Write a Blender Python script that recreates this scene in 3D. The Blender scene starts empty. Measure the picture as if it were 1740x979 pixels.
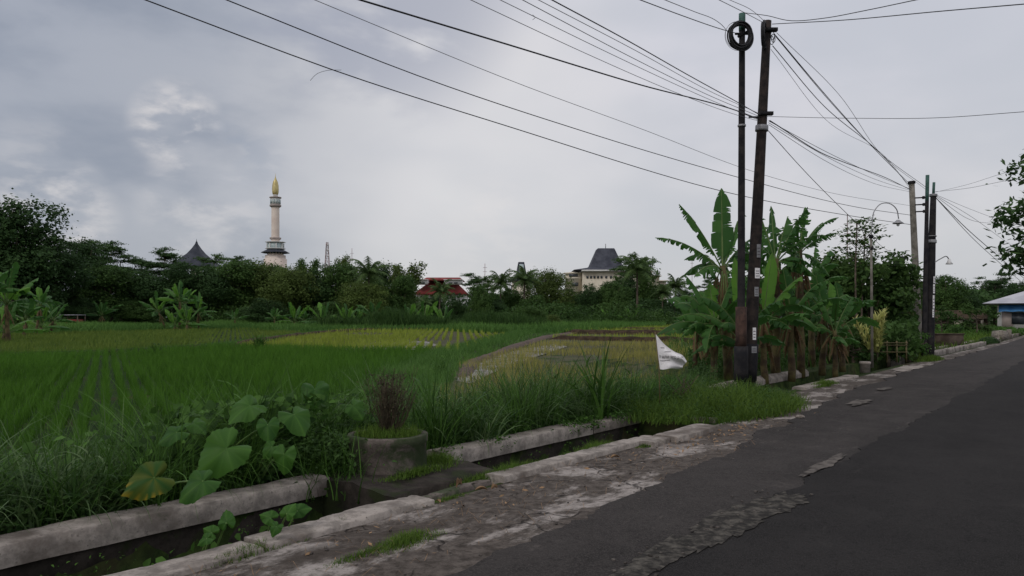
import bpy, math, random
import numpy as np
from mathutils import Vector, noise as mnoise

R = math.radians
random.seed(7)
RNG = np.random.default_rng(7)
scene = bpy.context.scene
COL = scene.collection

# ------------------------------------------------------------------ camera
F = 1300.0; HX = 870.0; HY = 540.0; CAMZ = 1.5
cam_d = bpy.data.cameras.new("camera"); cam = bpy.data.objects.new("camera", cam_d); COL.objects.link(cam)
cam.location = (0, 0, CAMZ); cam.rotation_euler = (R(90), 0, 0)
cam_d.sensor_width = 36; cam_d.lens = F/1740*36; cam_d.shift_y = 50.5/1740
cam_d.clip_start = 0.05; cam_d.clip_end = 6000
scene.camera = cam
scene.view_settings.view_transform = 'Standard'; scene.view_settings.look = 'None'
scene.view_settings.exposure = 0.30; scene.view_settings.gamma = 1.0
scene.cycles.max_bounces = 8; scene.cycles.diffuse_bounces = 3; scene.cycles.transmission_bounces = 4
scene.cycles.transparent_max_bounces = 8

SUN_EL, SUN_AZ = R(42), R(215)          # azimuth clockwise from +Y: behind the camera, to the left
sd = bpy.data.lights.new("sun", 'SUN'); sd.energy = 0.55; sd.angle = R(14); sd.color = (1.0, 0.93, 0.84)
so = bpy.data.objects.new("sun", sd); COL.objects.link(so)
sv = Vector((math.sin(SUN_AZ)*math.cos(SUN_EL), math.cos(SUN_AZ)*math.cos(SUN_EL), math.sin(SUN_EL)))
so.rotation_euler = sv.to_track_quat('Z', 'Y').to_euler(); so.location = (0, 0, 60)

# ------------------------------------------------------------------ node helpers
class NT:
    def __init__(s, tree): s.t = tree; s.n = tree.nodes; s.l = tree.links
    def add(s, typ, **kw):
        nd = s.n.new(typ)
        for k, v in kw.items():
            if k.startswith('i_'):
                key = k[2:]; key = int(key) if key.isdigit() else key
                nd.inputs[key].default_value = v
            else: setattr(nd, k, v)
        return nd
    def link(s, a, b): s.l.new(a, b)
    def inp(s, sock, v):
        if hasattr(v, 'is_output'): s.link(v, sock)
        else: sock.default_value = v
    def math(s, op, a, b=None, clamp=False):
        nd = s.n.new('ShaderNodeMath'); nd.operation = op; nd.use_clamp = clamp
        s.inp(nd.inputs[0], a)
        if b is not None: s.inp(nd.inputs[1], b)
        return nd.outputs[0]
    def mapr(s, v, a, b, c=0.0, d=1.0, smooth=True):
        nd = s.n.new('ShaderNodeMapRange'); nd.interpolation_type = 'SMOOTHSTEP' if smooth else 'LINEAR'
        s.inp(nd.inputs[0], v)
        for i, q in enumerate((a, b, c, d)): nd.inputs[i+1].default_value = q
        return nd.outputs[0]
    def mix(s, f, a, b):
        nd = s.n.new('ShaderNodeMix'); nd.data_type = 'RGBA'
        s.inp(nd.inputs[0], f)
        for k, q in ((6, a), (7, b)):
            if hasattr(q, 'is_output'): s.link(q, nd.inputs[k])
            else: nd.inputs[k].default_value = (*q[:3], 1)
        return nd.outputs[2]
    def noise(s, vec, scale, detail=4, rough=0.55, dist=0.0):
        nd = s.n.new('ShaderNodeTexNoise')
        if vec is not None: s.link(vec, nd.inputs['Vector'])
        nd.inputs['Scale'].default_value = scale; nd.inputs['Detail'].default_value = detail
        nd.inputs['Roughness'].default_value = rough; nd.inputs['Distortion'].default_value = dist
        return nd.outputs['Fac']
    def vmul(s, vec, v):
        nd = s.n.new('ShaderNodeVectorMath'); nd.operation = 'MULTIPLY'; s.link(vec, nd.inputs[0]); nd.inputs[1].default_value = v
        return nd.outputs[0]
    def dot(s, vec, v):
        nd = s.n.new('ShaderNodeVectorMath'); nd.operation = 'DOT_PRODUCT'; s.link(vec, nd.inputs[0]); nd.inputs[1].default_value = v
        return nd.outputs['Value']

def pdir(px, py):
    return Vector(((px-HX)/F, 1.0, (HY-py)/F)).normalized()

# ------------------------------------------------------------------ sky
world = bpy.data.worlds.new("World"); scene.world = world; world.use_nodes = True
w = NT(world.node_tree); w.n.clear()
out = w.add('ShaderNodeOutputWorld'); bg = w.add('ShaderNodeBackground'); w.link(bg.outputs[0], out.inputs[0])
STR = 0.1; bg.inputs['Strength'].default_value = STR
sky = w.add('ShaderNodeTexSky'); sky.sky_type = 'NISHITA'; sky.sun_disc = False
sky.sun_elevation = SUN_EL; sky.sun_rotation = SUN_AZ; sky.air_density = 1.0; sky.dust_density = 2.0
tc = w.add('ShaderNodeTexCoord'); D_ = tc.outputs['Generated']
def sc(c): return tuple(x/STR for x in c)
st = w.vmul(D_, (1.0, 1.0, 2.3))
n_big = w.noise(st, 2.1, 3, 0.5, 0.25)
n_mid = w.noise(st, 5.0, 5, 0.50, 0.1)
n_fin = w.noise(st, 15.0, 7, 0.55, 0.15)
sep = w.add('ShaderNodeSeparateXYZ'); w.link(D_, sep.inputs[0])
elev = sep.outputs[2]
base = w.mix(w.mapr(elev, 0.0, 0.42), sc((0.525, 0.515, 0.52)), sc((0.545, 0.545, 0.60)))
mott = w.math('ADD', w.math('MULTIPLY', n_big, 0.65), w.math('MULTIPLY', n_mid, 0.35))
base = w.mix(w.math('MULTIPLY', w.mapr(mott, 0.62, 0.40), 0.5), base, sc((0.385, 0.41, 0.455)))
base = w.mix(w.math('MULTIPLY', w.mapr(mott, 0.50, 0.66), 0.4), base, sc((0.62, 0.595, 0.62)))
def blob(px, py, a0, a1): return w.mapr(w.dot(D_, tuple(pdir(px, py))), math.cos(R(a0)), math.cos(R(a1)))
base = w.mix(w.math('MULTIPLY', blob(640, 260, 24, 4), w.mapr(n_big, 0.35, 0.6, 0.25, 0.8)), base, sc((0.60, 0.59, 0.595)))
# heavy grey-blue cloud bank on the left, a smaller one overhead
dark = w.math('MULTIPLY', blob(-170, 190, 33, 12), w.mapr(n_mid, 0.33, 0.64, 0.62, 1.0))
base = w.mix(w.math('MULTIPLY', dark, 0.86), base, sc((0.185, 0.215, 0.275)))
dark2 = w.math('MULTIPLY', blob(640, -40, 12, 3), w.mapr(n_mid, 0.40, 0.58))
base = w.mix(w.math('MULTIPLY', dark2, 0.7), base, sc((0.27, 0.29, 0.36)))
dark3 = w.math('MULTIPLY', blob(395, 275, 4.2, 1.2), w.mapr(n_fin, 0.40, 0.56))
base = w.mix(w.math('MULTIPLY', dark3, 0.5), base, sc((0.27, 0.30, 0.36)))
for (px, py, a0, a1, amt) in ((300, 213, 3.4, 0.5, 0.85), (95, 372, 4.2, 0.8, 0.7), (350, 350, 5.0, 1.0, 0.4), (840, 395, 5, 1, 0.3), (60, 290, 4, 1, 0.2)):
    b = w.math('MULTIPLY', blob(px, py, a0, a1), w.mapr(n_fin, 0.40, 0.66))
    base = w.mix(w.math('MULTIPLY', b, amt), base, sc((0.63, 0.60, 0.59)))
# overhead cloud, out of view, brightened to light the ground
base = w.mix(w.mapr(elev, 0.42, 0.75), base, sc((0.62, 0.62, 0.66)))
colr = w.mix(0.93, sky.outputs[0], base)
w.link(colr, bg.inputs['Color'])

# ------------------------------------------------------------------ materials
def material(name, rough=0.8, spec=0.3, metal=0.0):
    m = bpy.data.materials.new(name); m.use_nodes = True
    t = NT(m.node_tree); t.n.clear()
    o = t.add('ShaderNodeOutputMaterial'); p = t.add('ShaderNodeBsdfPrincipled')
    t.link(p.outputs[0], o.inputs[0])
    p.inputs['Roughness'].default_value = rough; p.inputs['Specular IOR Level'].default_value = spec
    p.inputs['Metallic'].default_value = metal
    return m, t, p, o
def coords(t):
    g = t.add('ShaderNodeNewGeometry'); return g.outputs['Position']
def ocoords(t):
    g = t.add('ShaderNodeTexCoord'); return g.outputs['Object']
def bump(t, p, h, strength=0.4, dist=0.02):
    b = t.add('ShaderNodeBump'); b.inputs['Strength'].default_value = strength; b.inputs['Distance'].default_value = dist
    t.link(h, b.inputs['Height']); t.link(b.outputs[0], p.inputs['Normal'])
def simple(name, c1, c2, scale=4.0, rough=0.8, spec=0.3, metal=0.0, bm=0.3, bd=0.01, lo=0.35, hi=0.65, obj=False, detail=6):
    m, t, p, o = material(name, rough, spec, metal)
    v = ocoords(t) if obj else coords(t)
    n = t.noise(v, scale, detail, 0.62)
    t.link(t.mix(t.mapr(n, lo, hi), c1, c2), p.inputs['Base Color'])
    if bm: bump(t, p, t.noise(v, scale*6, 4, 0.6), bm, bd)
    return m
def leafy(name, dark, light, rough=0.6, spec=0.08, trans=0.25, obj_var=0.25):
    m, t, p, o = material(name, rough, spec)
    a = t.add('ShaderNodeAttribute'); a.attribute_name = 'tint'
    oi = t.add('ShaderNodeObjectInfo')
    f = t.math('ADD', a.outputs['Fac'], t.math('MULTIPLY', t.math('SUBTRACT', oi.outputs['Random'], 0.5), obj_var), True)
    c = t.mix(f, dark, light)
    t.link(c, p.inputs['Base Color'])
    tr = t.add('ShaderNodeBsdfTranslucent')
    br = t.mix(0.35, c, tuple(min(1, q*1.6) for q in light)); t.link(br, tr.inputs[0])
    mx = t.add('ShaderNodeMixShader'); mx.inputs[0].default_value = trans
    t.link(p.outputs[0], mx.inputs[1]); t.link(tr.outputs[0], mx.inputs[2]); t.link(mx.outputs[0], o.inputs[0])
    return m

MAT = {}
MAT['rice_green'] = leafy('rice_green', (0.036, 0.092, 0.011), (0.072, 0.170, 0.020), trans=0.3)
MAT['rice_olive'] = leafy('rice_olive', (0.075, 0.131, 0.025), (0.131, 0.188, 0.035), trans=0.3)
MAT['rice_yellow'] = leafy('rice_yellow', (0.150, 0.205, 0.026), (0.270, 0.330, 0.055), trans=0.3)
MAT['stubble'] = leafy('stubble', (0.160, 0.170, 0.045), (0.330, 0.310, 0.095), trans=0.25)
MAT['weed'] = leafy('weed', (0.016, 0.044, 0.008), (0.090, 0.190, 0.036), trans=0.25, rough=0.5)  # wide tint range paints bright highlights and dark gaps in at random
MAT['weed_pale'] = leafy('weed_pale', (0.03, 0.07, 0.022), (0.12, 0.185, 0.07), trans=0.2, rough=0.5, spec=0.15)
MAT['far_grass'] = leafy('far_grass', (0.041, 0.101, 0.022), (0.101, 0.203, 0.046), trans=0.3)
MAT['low_grass'] = leafy('low_grass', (0.045, 0.095, 0.014), (0.115, 0.185, 0.032), trans=0.25)
MAT['crown_dark'] = leafy('crown_dark', (0.023, 0.049, 0.019), (0.058, 0.113, 0.035))
MAT['crown_mid'] = leafy('crown_mid', (0.037, 0.077, 0.023), (0.089, 0.160, 0.040))
MAT['crown_olive'] = leafy('crown_olive', (0.054, 0.081, 0.022), (0.115, 0.169, 0.041))
MAT['palm_green'] = leafy('palm_green', (0.041, 0.076, 0.029), (0.102, 0.162, 0.051))
MAT['taro'] = leafy('taro', (0.022, 0.072, 0.012), (0.070, 0.165, 0.026), rough=0.5, spec=0.15, trans=0.25, obj_var=0.4)
MAT['taro_yellow'] = leafy('taro_yellow', (0.022, 0.062, 0.012), (0.20, 0.15, 0.015), rough=0.5, trans=0.0, obj_var=0)
MAT['croton'] = leafy('croton', (0.12, 0.17, 0.03), (0.58, 0.58, 0.22), trans=0.25)
MAT['bush'] = leafy('bush', (0.024, 0.055, 0.015), (0.062, 0.120, 0.031))
MAT['twig'] = simple('twig', (0.032, 0.026, 0.015), (0.075, 0.058, 0.034), 20, bm=0)
MAT['dry'] = simple('dry_leaf', (0.16, 0.10, 0.05), (0.32, 0.20, 0.11), 9, bm=0)
MAT['bark'] = simple('bark', (0.07, 0.055, 0.045), (0.16, 0.13, 0.10), 5, 0.9, 0.1, bm=0.5, obj=True)
MAT['stem'] = simple('banana_stem', (0.045, 0.030, 0.018), (0.13, 0.11, 0.045), 3.2, 0.7, 0.2, bm=0.3, obj=True)
MAT['midrib'] = simple('midrib', (0.07, 0.12, 0.03), (0.12, 0.18, 0.05), 5, 0.5, 0.3, bm=0)
MAT['petiole'] = simple('petiole', (0.06, 0.13, 0.03), (0.12, 0.20, 0.05), 5, 0.5, 0.3, bm=0)
MAT['banana'] = leafy('banana_leaf', (0.022, 0.075, 0.018), (0.070, 0.175, 0.034), rough=0.5, spec=0.18, trans=0.32, obj_var=0.55)
MAT['banana_bright'] = leafy('banana_bright_leaf', (0.065, 0.169, 0.026), (0.130, 0.286, 0.039), rough=0.5, spec=0.18, trans=0.35, obj_var=0.3)  # brighter, yellower green for some of the banana leaves
MAT['banana_dry'] = leafy('banana_dry_leaf', (0.10, 0.065, 0.035), (0.20, 0.13, 0.07), trans=0.2)
MAT['tile_dark'] = simple('tile_dark', (0.034, 0.037, 0.05), (0.065, 0.07, 0.088), 0.6, 0.75)
MAT['tile_black'] = simple('tile_black', (0.02, 0.024, 0.035), (0.04, 0.045, 0.06), 0.6, 0.7)
MAT['tile_red'] = simple('tile_red', (0.16, 0.028, 0.026), (0.26, 0.05, 0.045), 0.5, 0.8)
MAT['cream'] = simple('cream_plaster', (0.54, 0.48, 0.38), (0.66, 0.60, 0.49), 0.25, 0.85, bm=0)
MAT['white_pl'] = simple('white_plaster', (0.55, 0.54, 0.52), (0.70, 0.69, 0.67), 0.4, 0.85, bm=0)
MAT['pinkish'] = simple('pinkish_plaster', (0.66, 0.55, 0.48), (0.78, 0.68, 0.60), 0.2, 0.8, bm=0)
MAT['brown_band'] = simple('brown_band', (0.30, 0.25, 0.23), (0.40, 0.34, 0.31), 0.5, 0.8, bm=0)
MAT['gold'] = simple('gold', (0.46, 0.37, 0.15), (0.62, 0.52, 0.24), 0.5, 0.45, 0.5, 0.35, bm=0)
MAT['window'] = simple('window_dark', (0.03, 0.035, 0.045), (0.07, 0.08, 0.09), 1.0, 0.25, 0.5, bm=0)
MAT['teal'] = simple('teal_glass', (0.33, 0.42, 0.42), (0.45, 0.53, 0.53), 0.5, 0.3, 0.5, bm=0)
MAT['steel'] = simple('steel', (0.22, 0.22, 0.23), (0.32, 0.32, 0.33), 3, 0.5, 0.5, 0.4, bm=0)
MAT['mast'] = simple('mast', (0.24, 0.20, 0.20), (0.40, 0.30, 0.30), 0.3, 0.6, bm=0)
MAT['pole_black'] = simple('pole_black', (0.014, 0.014, 0.017), (0.034, 0.031, 0.031), 5, 0.8, 0.15, bm=0.4, bd=0.004)
MAT['sleeve_rust'] = simple('sleeve_rust', (0.04, 0.026, 0.022), (0.10, 0.058, 0.046), 6, 0.85, 0.2, bm=0.5, bd=0.004)
MAT['pole_rust'] = simple('pole_rust', (0.016, 0.014, 0.014), (0.045, 0.034, 0.030), 6, 0.85, 0.2, bm=0.5, bd=0.004)
MAT['pole_green'] = simple('pole_green', (0.03, 0.085, 0.07), (0.05, 0.12, 0.10), 6, 0.6, 0.3, bm=0)
MAT['pole_conc'] = simple('pole_concrete', (0.13, 0.12, 0.10), (0.26, 0.24, 0.21), 3, 0.9, 0.2, bm=0.5, bd=0.006)
MAT['cable'] = simple('cable', (0.012, 0.012, 0.014), (0.03, 0.03, 0.034), 5, 0.6, 0.3, bm=0)
MAT['cable_grey'] = simple('cable_grey', (0.09, 0.09, 0.10), (0.15, 0.15, 0.16), 5, 0.6, 0.3, bm=0)
MAT['paper'] = simple('paper', (0.74, 0.72, 0.73), (0.84, 0.82, 0.83), 30, 0.8, bm=0)
MAT['ink'] = simple('ink', (0.05, 0.05, 0.06), (0.12, 0.10, 0.11), 30, 0.8, bm=0)
MAT['blue'] = simple('blue_tarp', (0.03, 0.13, 0.32), (0.07, 0.22, 0.44), 1.5, 0.6, bm=0)
MAT['zinc'] = simple('zinc_roof', (0.36, 0.36, 0.39), (0.50, 0.50, 0.53), 0.8, 0.45, 0.5, 0.3)
MAT['soil'] = simple('soil', (0.03, 0.022, 0.015), (0.075, 0.052, 0.034), 3, 0.95, 0.1, bm=0.8, bd=0.03)
MAT['mud'] = simple('mud_path', (0.055, 0.036, 0.025), (0.105, 0.070, 0.050), 1.6, 0.8, 0.3, bm=0.7, bd=0.03)
MAT['bamboo'] = simple('bamboo', (0.08, 0.065, 0.03), (0.16, 0.13, 0.06), 8, 0.6, bm=0, obj=True)
MAT['brickwall'] = simple('old_wall', (0.05, 0.036, 0.028), (0.13, 0.10, 0.08), 1.2, 0.95, 0.1, bm=0.5)
MAT['stone'] = simple('stone', (0.12, 0.105, 0.09), (0.28, 0.25, 0.21), 12, 0.9, bm=0.5, obj=True)
MAT['lampglass'] = simple('lamp_glass', (0.5, 0.5, 0.5), (0.7, 0.7, 0.7), 6, 0.3, bm=0)

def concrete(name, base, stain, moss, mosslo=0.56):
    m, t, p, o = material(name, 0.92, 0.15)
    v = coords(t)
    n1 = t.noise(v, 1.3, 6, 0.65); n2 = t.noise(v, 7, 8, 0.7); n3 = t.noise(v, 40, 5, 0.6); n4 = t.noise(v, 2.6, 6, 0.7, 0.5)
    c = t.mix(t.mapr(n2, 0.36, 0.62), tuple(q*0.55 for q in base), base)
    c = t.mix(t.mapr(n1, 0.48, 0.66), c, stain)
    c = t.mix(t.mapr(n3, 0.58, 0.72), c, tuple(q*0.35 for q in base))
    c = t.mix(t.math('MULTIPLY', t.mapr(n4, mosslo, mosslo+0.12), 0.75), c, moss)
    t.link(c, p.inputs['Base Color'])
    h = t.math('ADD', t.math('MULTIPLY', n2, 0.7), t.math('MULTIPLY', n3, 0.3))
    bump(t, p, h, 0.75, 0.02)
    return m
MAT['concrete'] = concrete('kerb_concrete', (0.36, 0.32, 0.285), (0.13, 0.11, 0.095), (0.03, 0.045, 0.015), 0.6)
MAT['concrete_dark'] = concrete('wall_concrete', (0.27, 0.235, 0.205), (0.085, 0.072, 0.06), (0.028, 0.042, 0.014), 0.55)
MAT['mossy'] = concrete('mossy_concrete', (0.155, 0.13, 0.115), (0.040, 0.036, 0.028), (0.028, 0.050, 0.016), 0.44)
MAT['slab'] = concrete('culvert_concrete', (0.05, 0.042, 0.036), (0.02, 0.018, 0.015), (0.025, 0.035, 0.012), 0.5)

def ground_mat():
    m, t, p, o = material('ground_mix', 0.95, 0.1)
    v = coords(t)
    n1 = t.noise(v, 0.5, 5, 0.6); n2 = t.noise(v, 5, 6, 0.65)
    c = t.mix(t.mapr(n2, 0.35, 0.65), (0.014, 0.026, 0.008), (0.045, 0.07, 0.018))
    c = t.mix(t.mapr(n1, 0.5, 0.7), c, (0.055, 0.042, 0.026))
    t.link(c, p.inputs['Base Color']); bump(t, p, n2, 0.8, 0.05)
    return m
MAT['ground'] = ground_mat()

def shoulder_mat():
    m, t, p, o = material('shoulder_mix', 0.95, 0.15)
    v = coords(t)
    mp = t.add('ShaderNodeMapping'); t.link(v, mp.inputs[0]); mp.vector_type = 'TEXTURE'; mp.inputs['Rotation'].default_value = (0, 0, R(52.3)); mp.inputs['Scale'].default_value = (1.9, 1.0, 1)
    vv = mp.outputs[0]
    n1 = t.noise(vv, 1.7, 10, 0.72, 0.2); n2 = t.noise(v, 11, 9, 0.75); n3 = t.noise(v, 60, 4, 0.6); n4 = t.noise(vv, 0.8, 4, 0.6)
    c = t.mix(t.mapr(n2, 0.35, 0.65), (0.046, 0.038, 0.032), (0.125, 0.106, 0.092))
    c = t.mix(t.mapr(n1, 0.495, 0.60), c, t.mix(t.mapr(n2, 0.3, 0.6), (0.15, 0.132, 0.118), (0.35, 0.315, 0.29)))
    c = t.mix(t.math('MULTIPLY', t.mapr(n4, 0.56, 0.68), 0.7), c, (0.05, 0.040, 0.033))
    c = t.mix(t.mapr(n3, 0.62, 0.74), c, (0.02, 0.018, 0.015))
    vo = t.add('ShaderNodeTexVoronoi'); vo.feature = 'DISTANCE_TO_EDGE'; vo.inputs['Scale'].default_value = 0.85
    wv = t.add('ShaderNodeVectorMath'); wv.operation = 'ADD'; t.link(v, wv.inputs[0])
    nz = t.add('ShaderNodeTexNoise'); nz.inputs['Scale'].default_value = 3; nz.inputs['Detail'].default_value = 5; t.link(v, nz.inputs['Vector'])
    sc_ = t.vmul(nz.outputs['Color'], (0.5, 0.5, 0.5)); t.link(sc_, wv.inputs[1]); t.link(wv.outputs[0], vo.inputs['Vector'])
    crack = t.math('MULTIPLY', t.mapr(vo.outputs['Distance'], 0.012, 0.002), t.mapr(n1, 0.44, 0.52))
    c = t.mix(t.math('MULTIPLY', crack, 0.7), c, (0.012, 0.010, 0.009))
    t.link(c, p.inputs['Base Color'])
    h = t.math('SUBTRACT', t.math('ADD', t.math('MULTIPLY', n2, 0.6), t.math('MULTIPLY', n1, 0.8)), crack)
    bump(t, p, h, 0.8, 0.03)
    return m
MAT['shoulder'] = shoulder_mat()

def asphalt(name, a, b, pale, amt, sc0=1.0):
    m, t, p, o = material(name, 0.92, 0.12)
    v = coords(t)
    mp = t.add('ShaderNodeMapping'); t.link(v, mp.inputs[0]); mp.vector_type = 'TEXTURE'; mp.inputs['Rotation'].default_value = (0, 0, R(52.3)); mp.inputs['Scale'].default_value = (5.0, 1.0, 1)
    n1 = t.noise(mp.outputs[0], 1.1*sc0, 6, 0.6, 0.3); n2 = t.noise(v, 90, 3, 0.7); n3 = t.noise(v, 260, 2, 0.5); n4 = t.noise(mp.outputs[0], 3.0, 8, 0.75, 0.8)
    c = t.mix(t.mapr(n1, 0.35, 0.65), a, b)
    c = t.mix(t.math('MULTIPLY', t.mapr(n2, 0.45, 0.66), 0.7), c, tuple(q*2.4 for q in b))
    c = t.mix(t.math('MULTIPLY', t.mapr(n3, 0.55, 0.75), 0.35), c, (0.16, 0.15, 0.145))
    n5 = t.noise(v, 1.6, 9, 0.72, 0.4); n6 = t.noise(v, 26, 6, 0.7)
    c = t.mix(t.math('MULTIPLY', t.mapr(n5, 0.40, 0.62), 0.5), c, tuple(q*1.75 for q in b))
    c = t.mix(t.math('MULTIPLY', t.mapr(n6, 0.52, 0.66), 0.45), c, tuple(q*0.45 for q in a))
    c = t.mix(t.math('MULTIPLY', t.mapr(n4, 0.62, 0.70), amt), c, pale)
    c = t.mix(t.math('MULTIPLY', t.math('MULTIPLY', t.mapr(n5, 0.60, 0.66), t.mapr(n6, 0.45, 0.6)), amt), c, pale)
    t.link(c, p.inputs['Base Color'])
    h = t.math('ADD', t.math('MULTIPLY', n2, 0.6), t.math('MULTIPLY', n3, 0.4))
    bump(t, p, t.math('ADD', h, t.math('MULTIPLY', n5, 1.2)), 0.8, 0.010)
    return m
MAT['asphalt_old'] = asphalt('asphalt_old', (0.021, 0.0188, 0.0178), (0.035, 0.031, 0.029), (0.115, 0.10, 0.09), 0.55)
MAT['asphalt_new'] = asphalt('asphalt_new', (0.0105, 0.0097, 0.0095), (0.0185, 0.017, 0.0165), (0.055, 0.050, 0.046), 0.4, 0.6)
MAT['worn'] = simple('worn_asphalt', (0.035, 0.031, 0.028), (0.14, 0.125, 0.112), 9, 0.95, 0.1, bm=0.6, bd=0.01, lo=0.32, hi=0.62, detail=12)
MAT['gravel'] = simple('broken_gravel', (0.028, 0.026, 0.024), (0.115, 0.105, 0.09), 14, 0.95, 0.1, bm=0.6, bd=0.02, lo=0.38, hi=0.70, detail=12)

def water_mat():
    m, t, p, o = material('paddy_water_mix', 0.12, 0.5)
    v = coords(t); n = t.noise(v, 0.9, 5, 0.6)
    t.link(t.mix(t.mapr(n, 0.42, 0.6), (0.045, 0.038, 0.026), (0.10, 0.085, 0.06)), p.inputs['Base Color'])
    t.link(t.mapr(n, 0.40, 0.62, 0.10, 0.6), p.inputs['Roughness'])
    bump(t, p, t.noise(v, 5, 3, 0.5), 0.06, 0.01)
    return m
MAT['water'] = water_mat()
MAT['canalwater'] = simple('canal_water', (0.012, 0.011, 0.008), (0.025, 0.022, 0.015), 2, 0.15, 0.5, bm=0.1)
MAT['paddy_mud'] = simple('paddy_mud', (0.036, 0.038, 0.014), (0.070, 0.066, 0.028), 0.8, 0.8, 0.15, bm=0.4, bd=0.03)
MAT['field_green'] = simple('field_base', (0.012, 0.026, 0.008), (0.026, 0.045, 0.014), 0.6, 0.9, 0.1, bm=0.4)

# ------------------------------------------------------------------ mesh builder
class MB:
    def __init__(s): s.V = []; s.Fq = []; s.n = 0; s.T = []
    def add(s, V, F, mi=0, tint=None):
        V = np.asarray(V, float).reshape(-1, 3); F = np.asarray(F, int)
        if F.ndim == 1: F = F.reshape(1, -1)
        s.V.append(V); s.Fq.append((F + s.n, mi))
        s.T.append(np.full(len(V), 0.5) if tint is None else (np.full(len(V), float(tint)) if np.isscalar(tint) else np.asarray(tint, float)))
        s.n += len(V); return s
    def build(s, name, mats, parent=None, smooth=False, loc=None):
        me = bpy.data.meshes.new(name)
        V = np.concatenate(s.V); T = np.concatenate(s.T)
        me.vertices.add(len(V)); me.vertices.foreach_set('co', V.ravel())
        li = np.concatenate([f.ravel() for f, _ in s.Fq]); sizes = np.concatenate([np.full(len(f), f.shape[1]) for f, _ in s.Fq])
        mi = np.concatenate([np.full(len(f), k) for f, k in s.Fq])
        starts = np.concatenate([[0], np.cumsum(sizes)[:-1]])
        me.loops.add(len(li)); me.loops.foreach_set('vertex_index', li.astype(np.int32))
        me.polygons.add(len(sizes)); me.polygons.foreach_set('loop_start', starts.astype(np.int32)); me.polygons.foreach_set('loop_total', sizes.astype(np.int32))
        me.polygons.foreach_set('material_index', mi.astype(np.int32))
        if smooth: me.polygons.foreach_set('use_smooth', np.ones(len(sizes), bool))
        a = me.attributes.new('tint', 'FLOAT', 'POINT'); a.data.foreach_set('value', T.astype(np.float32))
        me.update(calc_edges=True); me.validate()
        if not isinstance(mats, (list, tuple)): mats = [mats]
        for m in mats: me.materials.append(MAT[m] if isinstance(m, str) else m)
        o = bpy.data.objects.new(name, me); COL.objects.link(o)
        if parent is not None: o.parent = parent
        if loc is not None: o.location = loc
        return o
    # primitives
    def box(s, c, d, rz=0.0, mi=0, jit=0.0, taper=1.0):
        x, y, z = np.array(d)/2
        V = np.array([(-x,-y,-z),(x,-y,-z),(x,y,-z),(-x,y,-z),(-x*taper,-y*taper,z),(x*taper,-y*taper,z),(x*taper,y*taper,z),(-x*taper,y*taper,z)])
        if jit: V = V + RNG.uniform(-jit, jit, V.shape)
        if rz:
            cs, sn = math.cos(rz), math.sin(rz)
            V = np.stack([V[:,0]*cs-V[:,1]*sn, V[:,0]*sn+V[:,1]*cs, V[:,2]], 1)
        return s.add(V+np.array(c), [(0,3,2,1),(4,5,6,7),(0,1,5,4),(1,2,6,5),(2,3,7,6),(3,0,4,7)], mi)
    def tube(s, P, r, n=8, mi=0, cap=True, tint=None):
        P = np.asarray(P, float); m = len(P); r = np.full(m, r) if np.isscalar(r) else np.asarray(r, float)
        T = np.gradient(P, axis=0); T /= np.linalg.norm(T, axis=1)[:, None]+1e-9
        up = np.array([0., 0., 1.]) if abs(T[0][2]) < 0.9 else np.array([1., 0., 0.])
        rings = []
        a = np.linspace(0, 2*np.pi, n, endpoint=False)
        for i in range(m):
            u = np.cross(T[i], up); nu = np.linalg.norm(u)
            if nu < 1e-3: up = np.array([0.3, 1., 0.1]); u = np.cross(T[i], up); nu = np.linalg.norm(u)
            u /= nu; v = np.cross(u, T[i]); up = v
            rings.append(P[i] + r[i]*(np.cos(a)[:, None]*u + np.sin(a)[:, None]*v))
        V = np.concatenate(rings)
        i, j = np.meshgrid(np.arange(m-1), np.arange(n), indexing='ij'); i = i.ravel(); j = j.ravel(); k = (j+1) % n
        Fc = np.stack([i*n+j, i*n+k, (i+1)*n+k, (i+1)*n+j], 1)
        b0 = s.n
        s.add(V, Fc, mi, tint)
        if cap and n >= 3:
            s.Fq.append((np.array([b0+np.arange(n)[::-1]]), mi)); s.Fq.append((np.array([b0+(m-1)*n+np.arange(n)]), mi))
        return s
    def lathe(s, prof, c=(0,0,0), n=24, mi=0, cap=True, sides=None, rot=0.0):
        prof = np.array(prof, float); m = len(prof); n = sides or n
        a = np.linspace(0, 2*np.pi, n, endpoint=False)+rot
        V = np.concatenate([np.stack([p[0]*np.cos(a), p[0]*np.sin(a), np.full(n, p[1])], 1) for p in prof])+np.array(c)
        i, j = np.meshgrid(np.arange(m-1), np.arange(n), indexing='ij'); i = i.ravel(); j = j.ravel(); k = (j+1) % n
        b0 = s.n
        s.add(V, np.stack([i*n+j, i*n+k, (i+1)*n+k, (i+1)*n+j], 1), mi)
        if cap: s.Fq.append((np.array([b0+np.arange(n)[::-1]]), mi)); s.Fq.append((np.array([b0+(m-1)*n+np.arange(n)]), mi))
        return s
    def grid(s, P, mi=0, tint=None):
        P = np.asarray(P, float); a, b = P.shape[:2]
        i, j = np.meshgrid(np.arange(a-1), np.arange(b-1), indexing='ij'); i = i.ravel(); j = j.ravel()
        return s.add(P.reshape(-1, 3), np.stack([i*b+j, (i+1)*b+j, (i+1)*b+j+1, i*b+j+1], 1), mi, tint)
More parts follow.
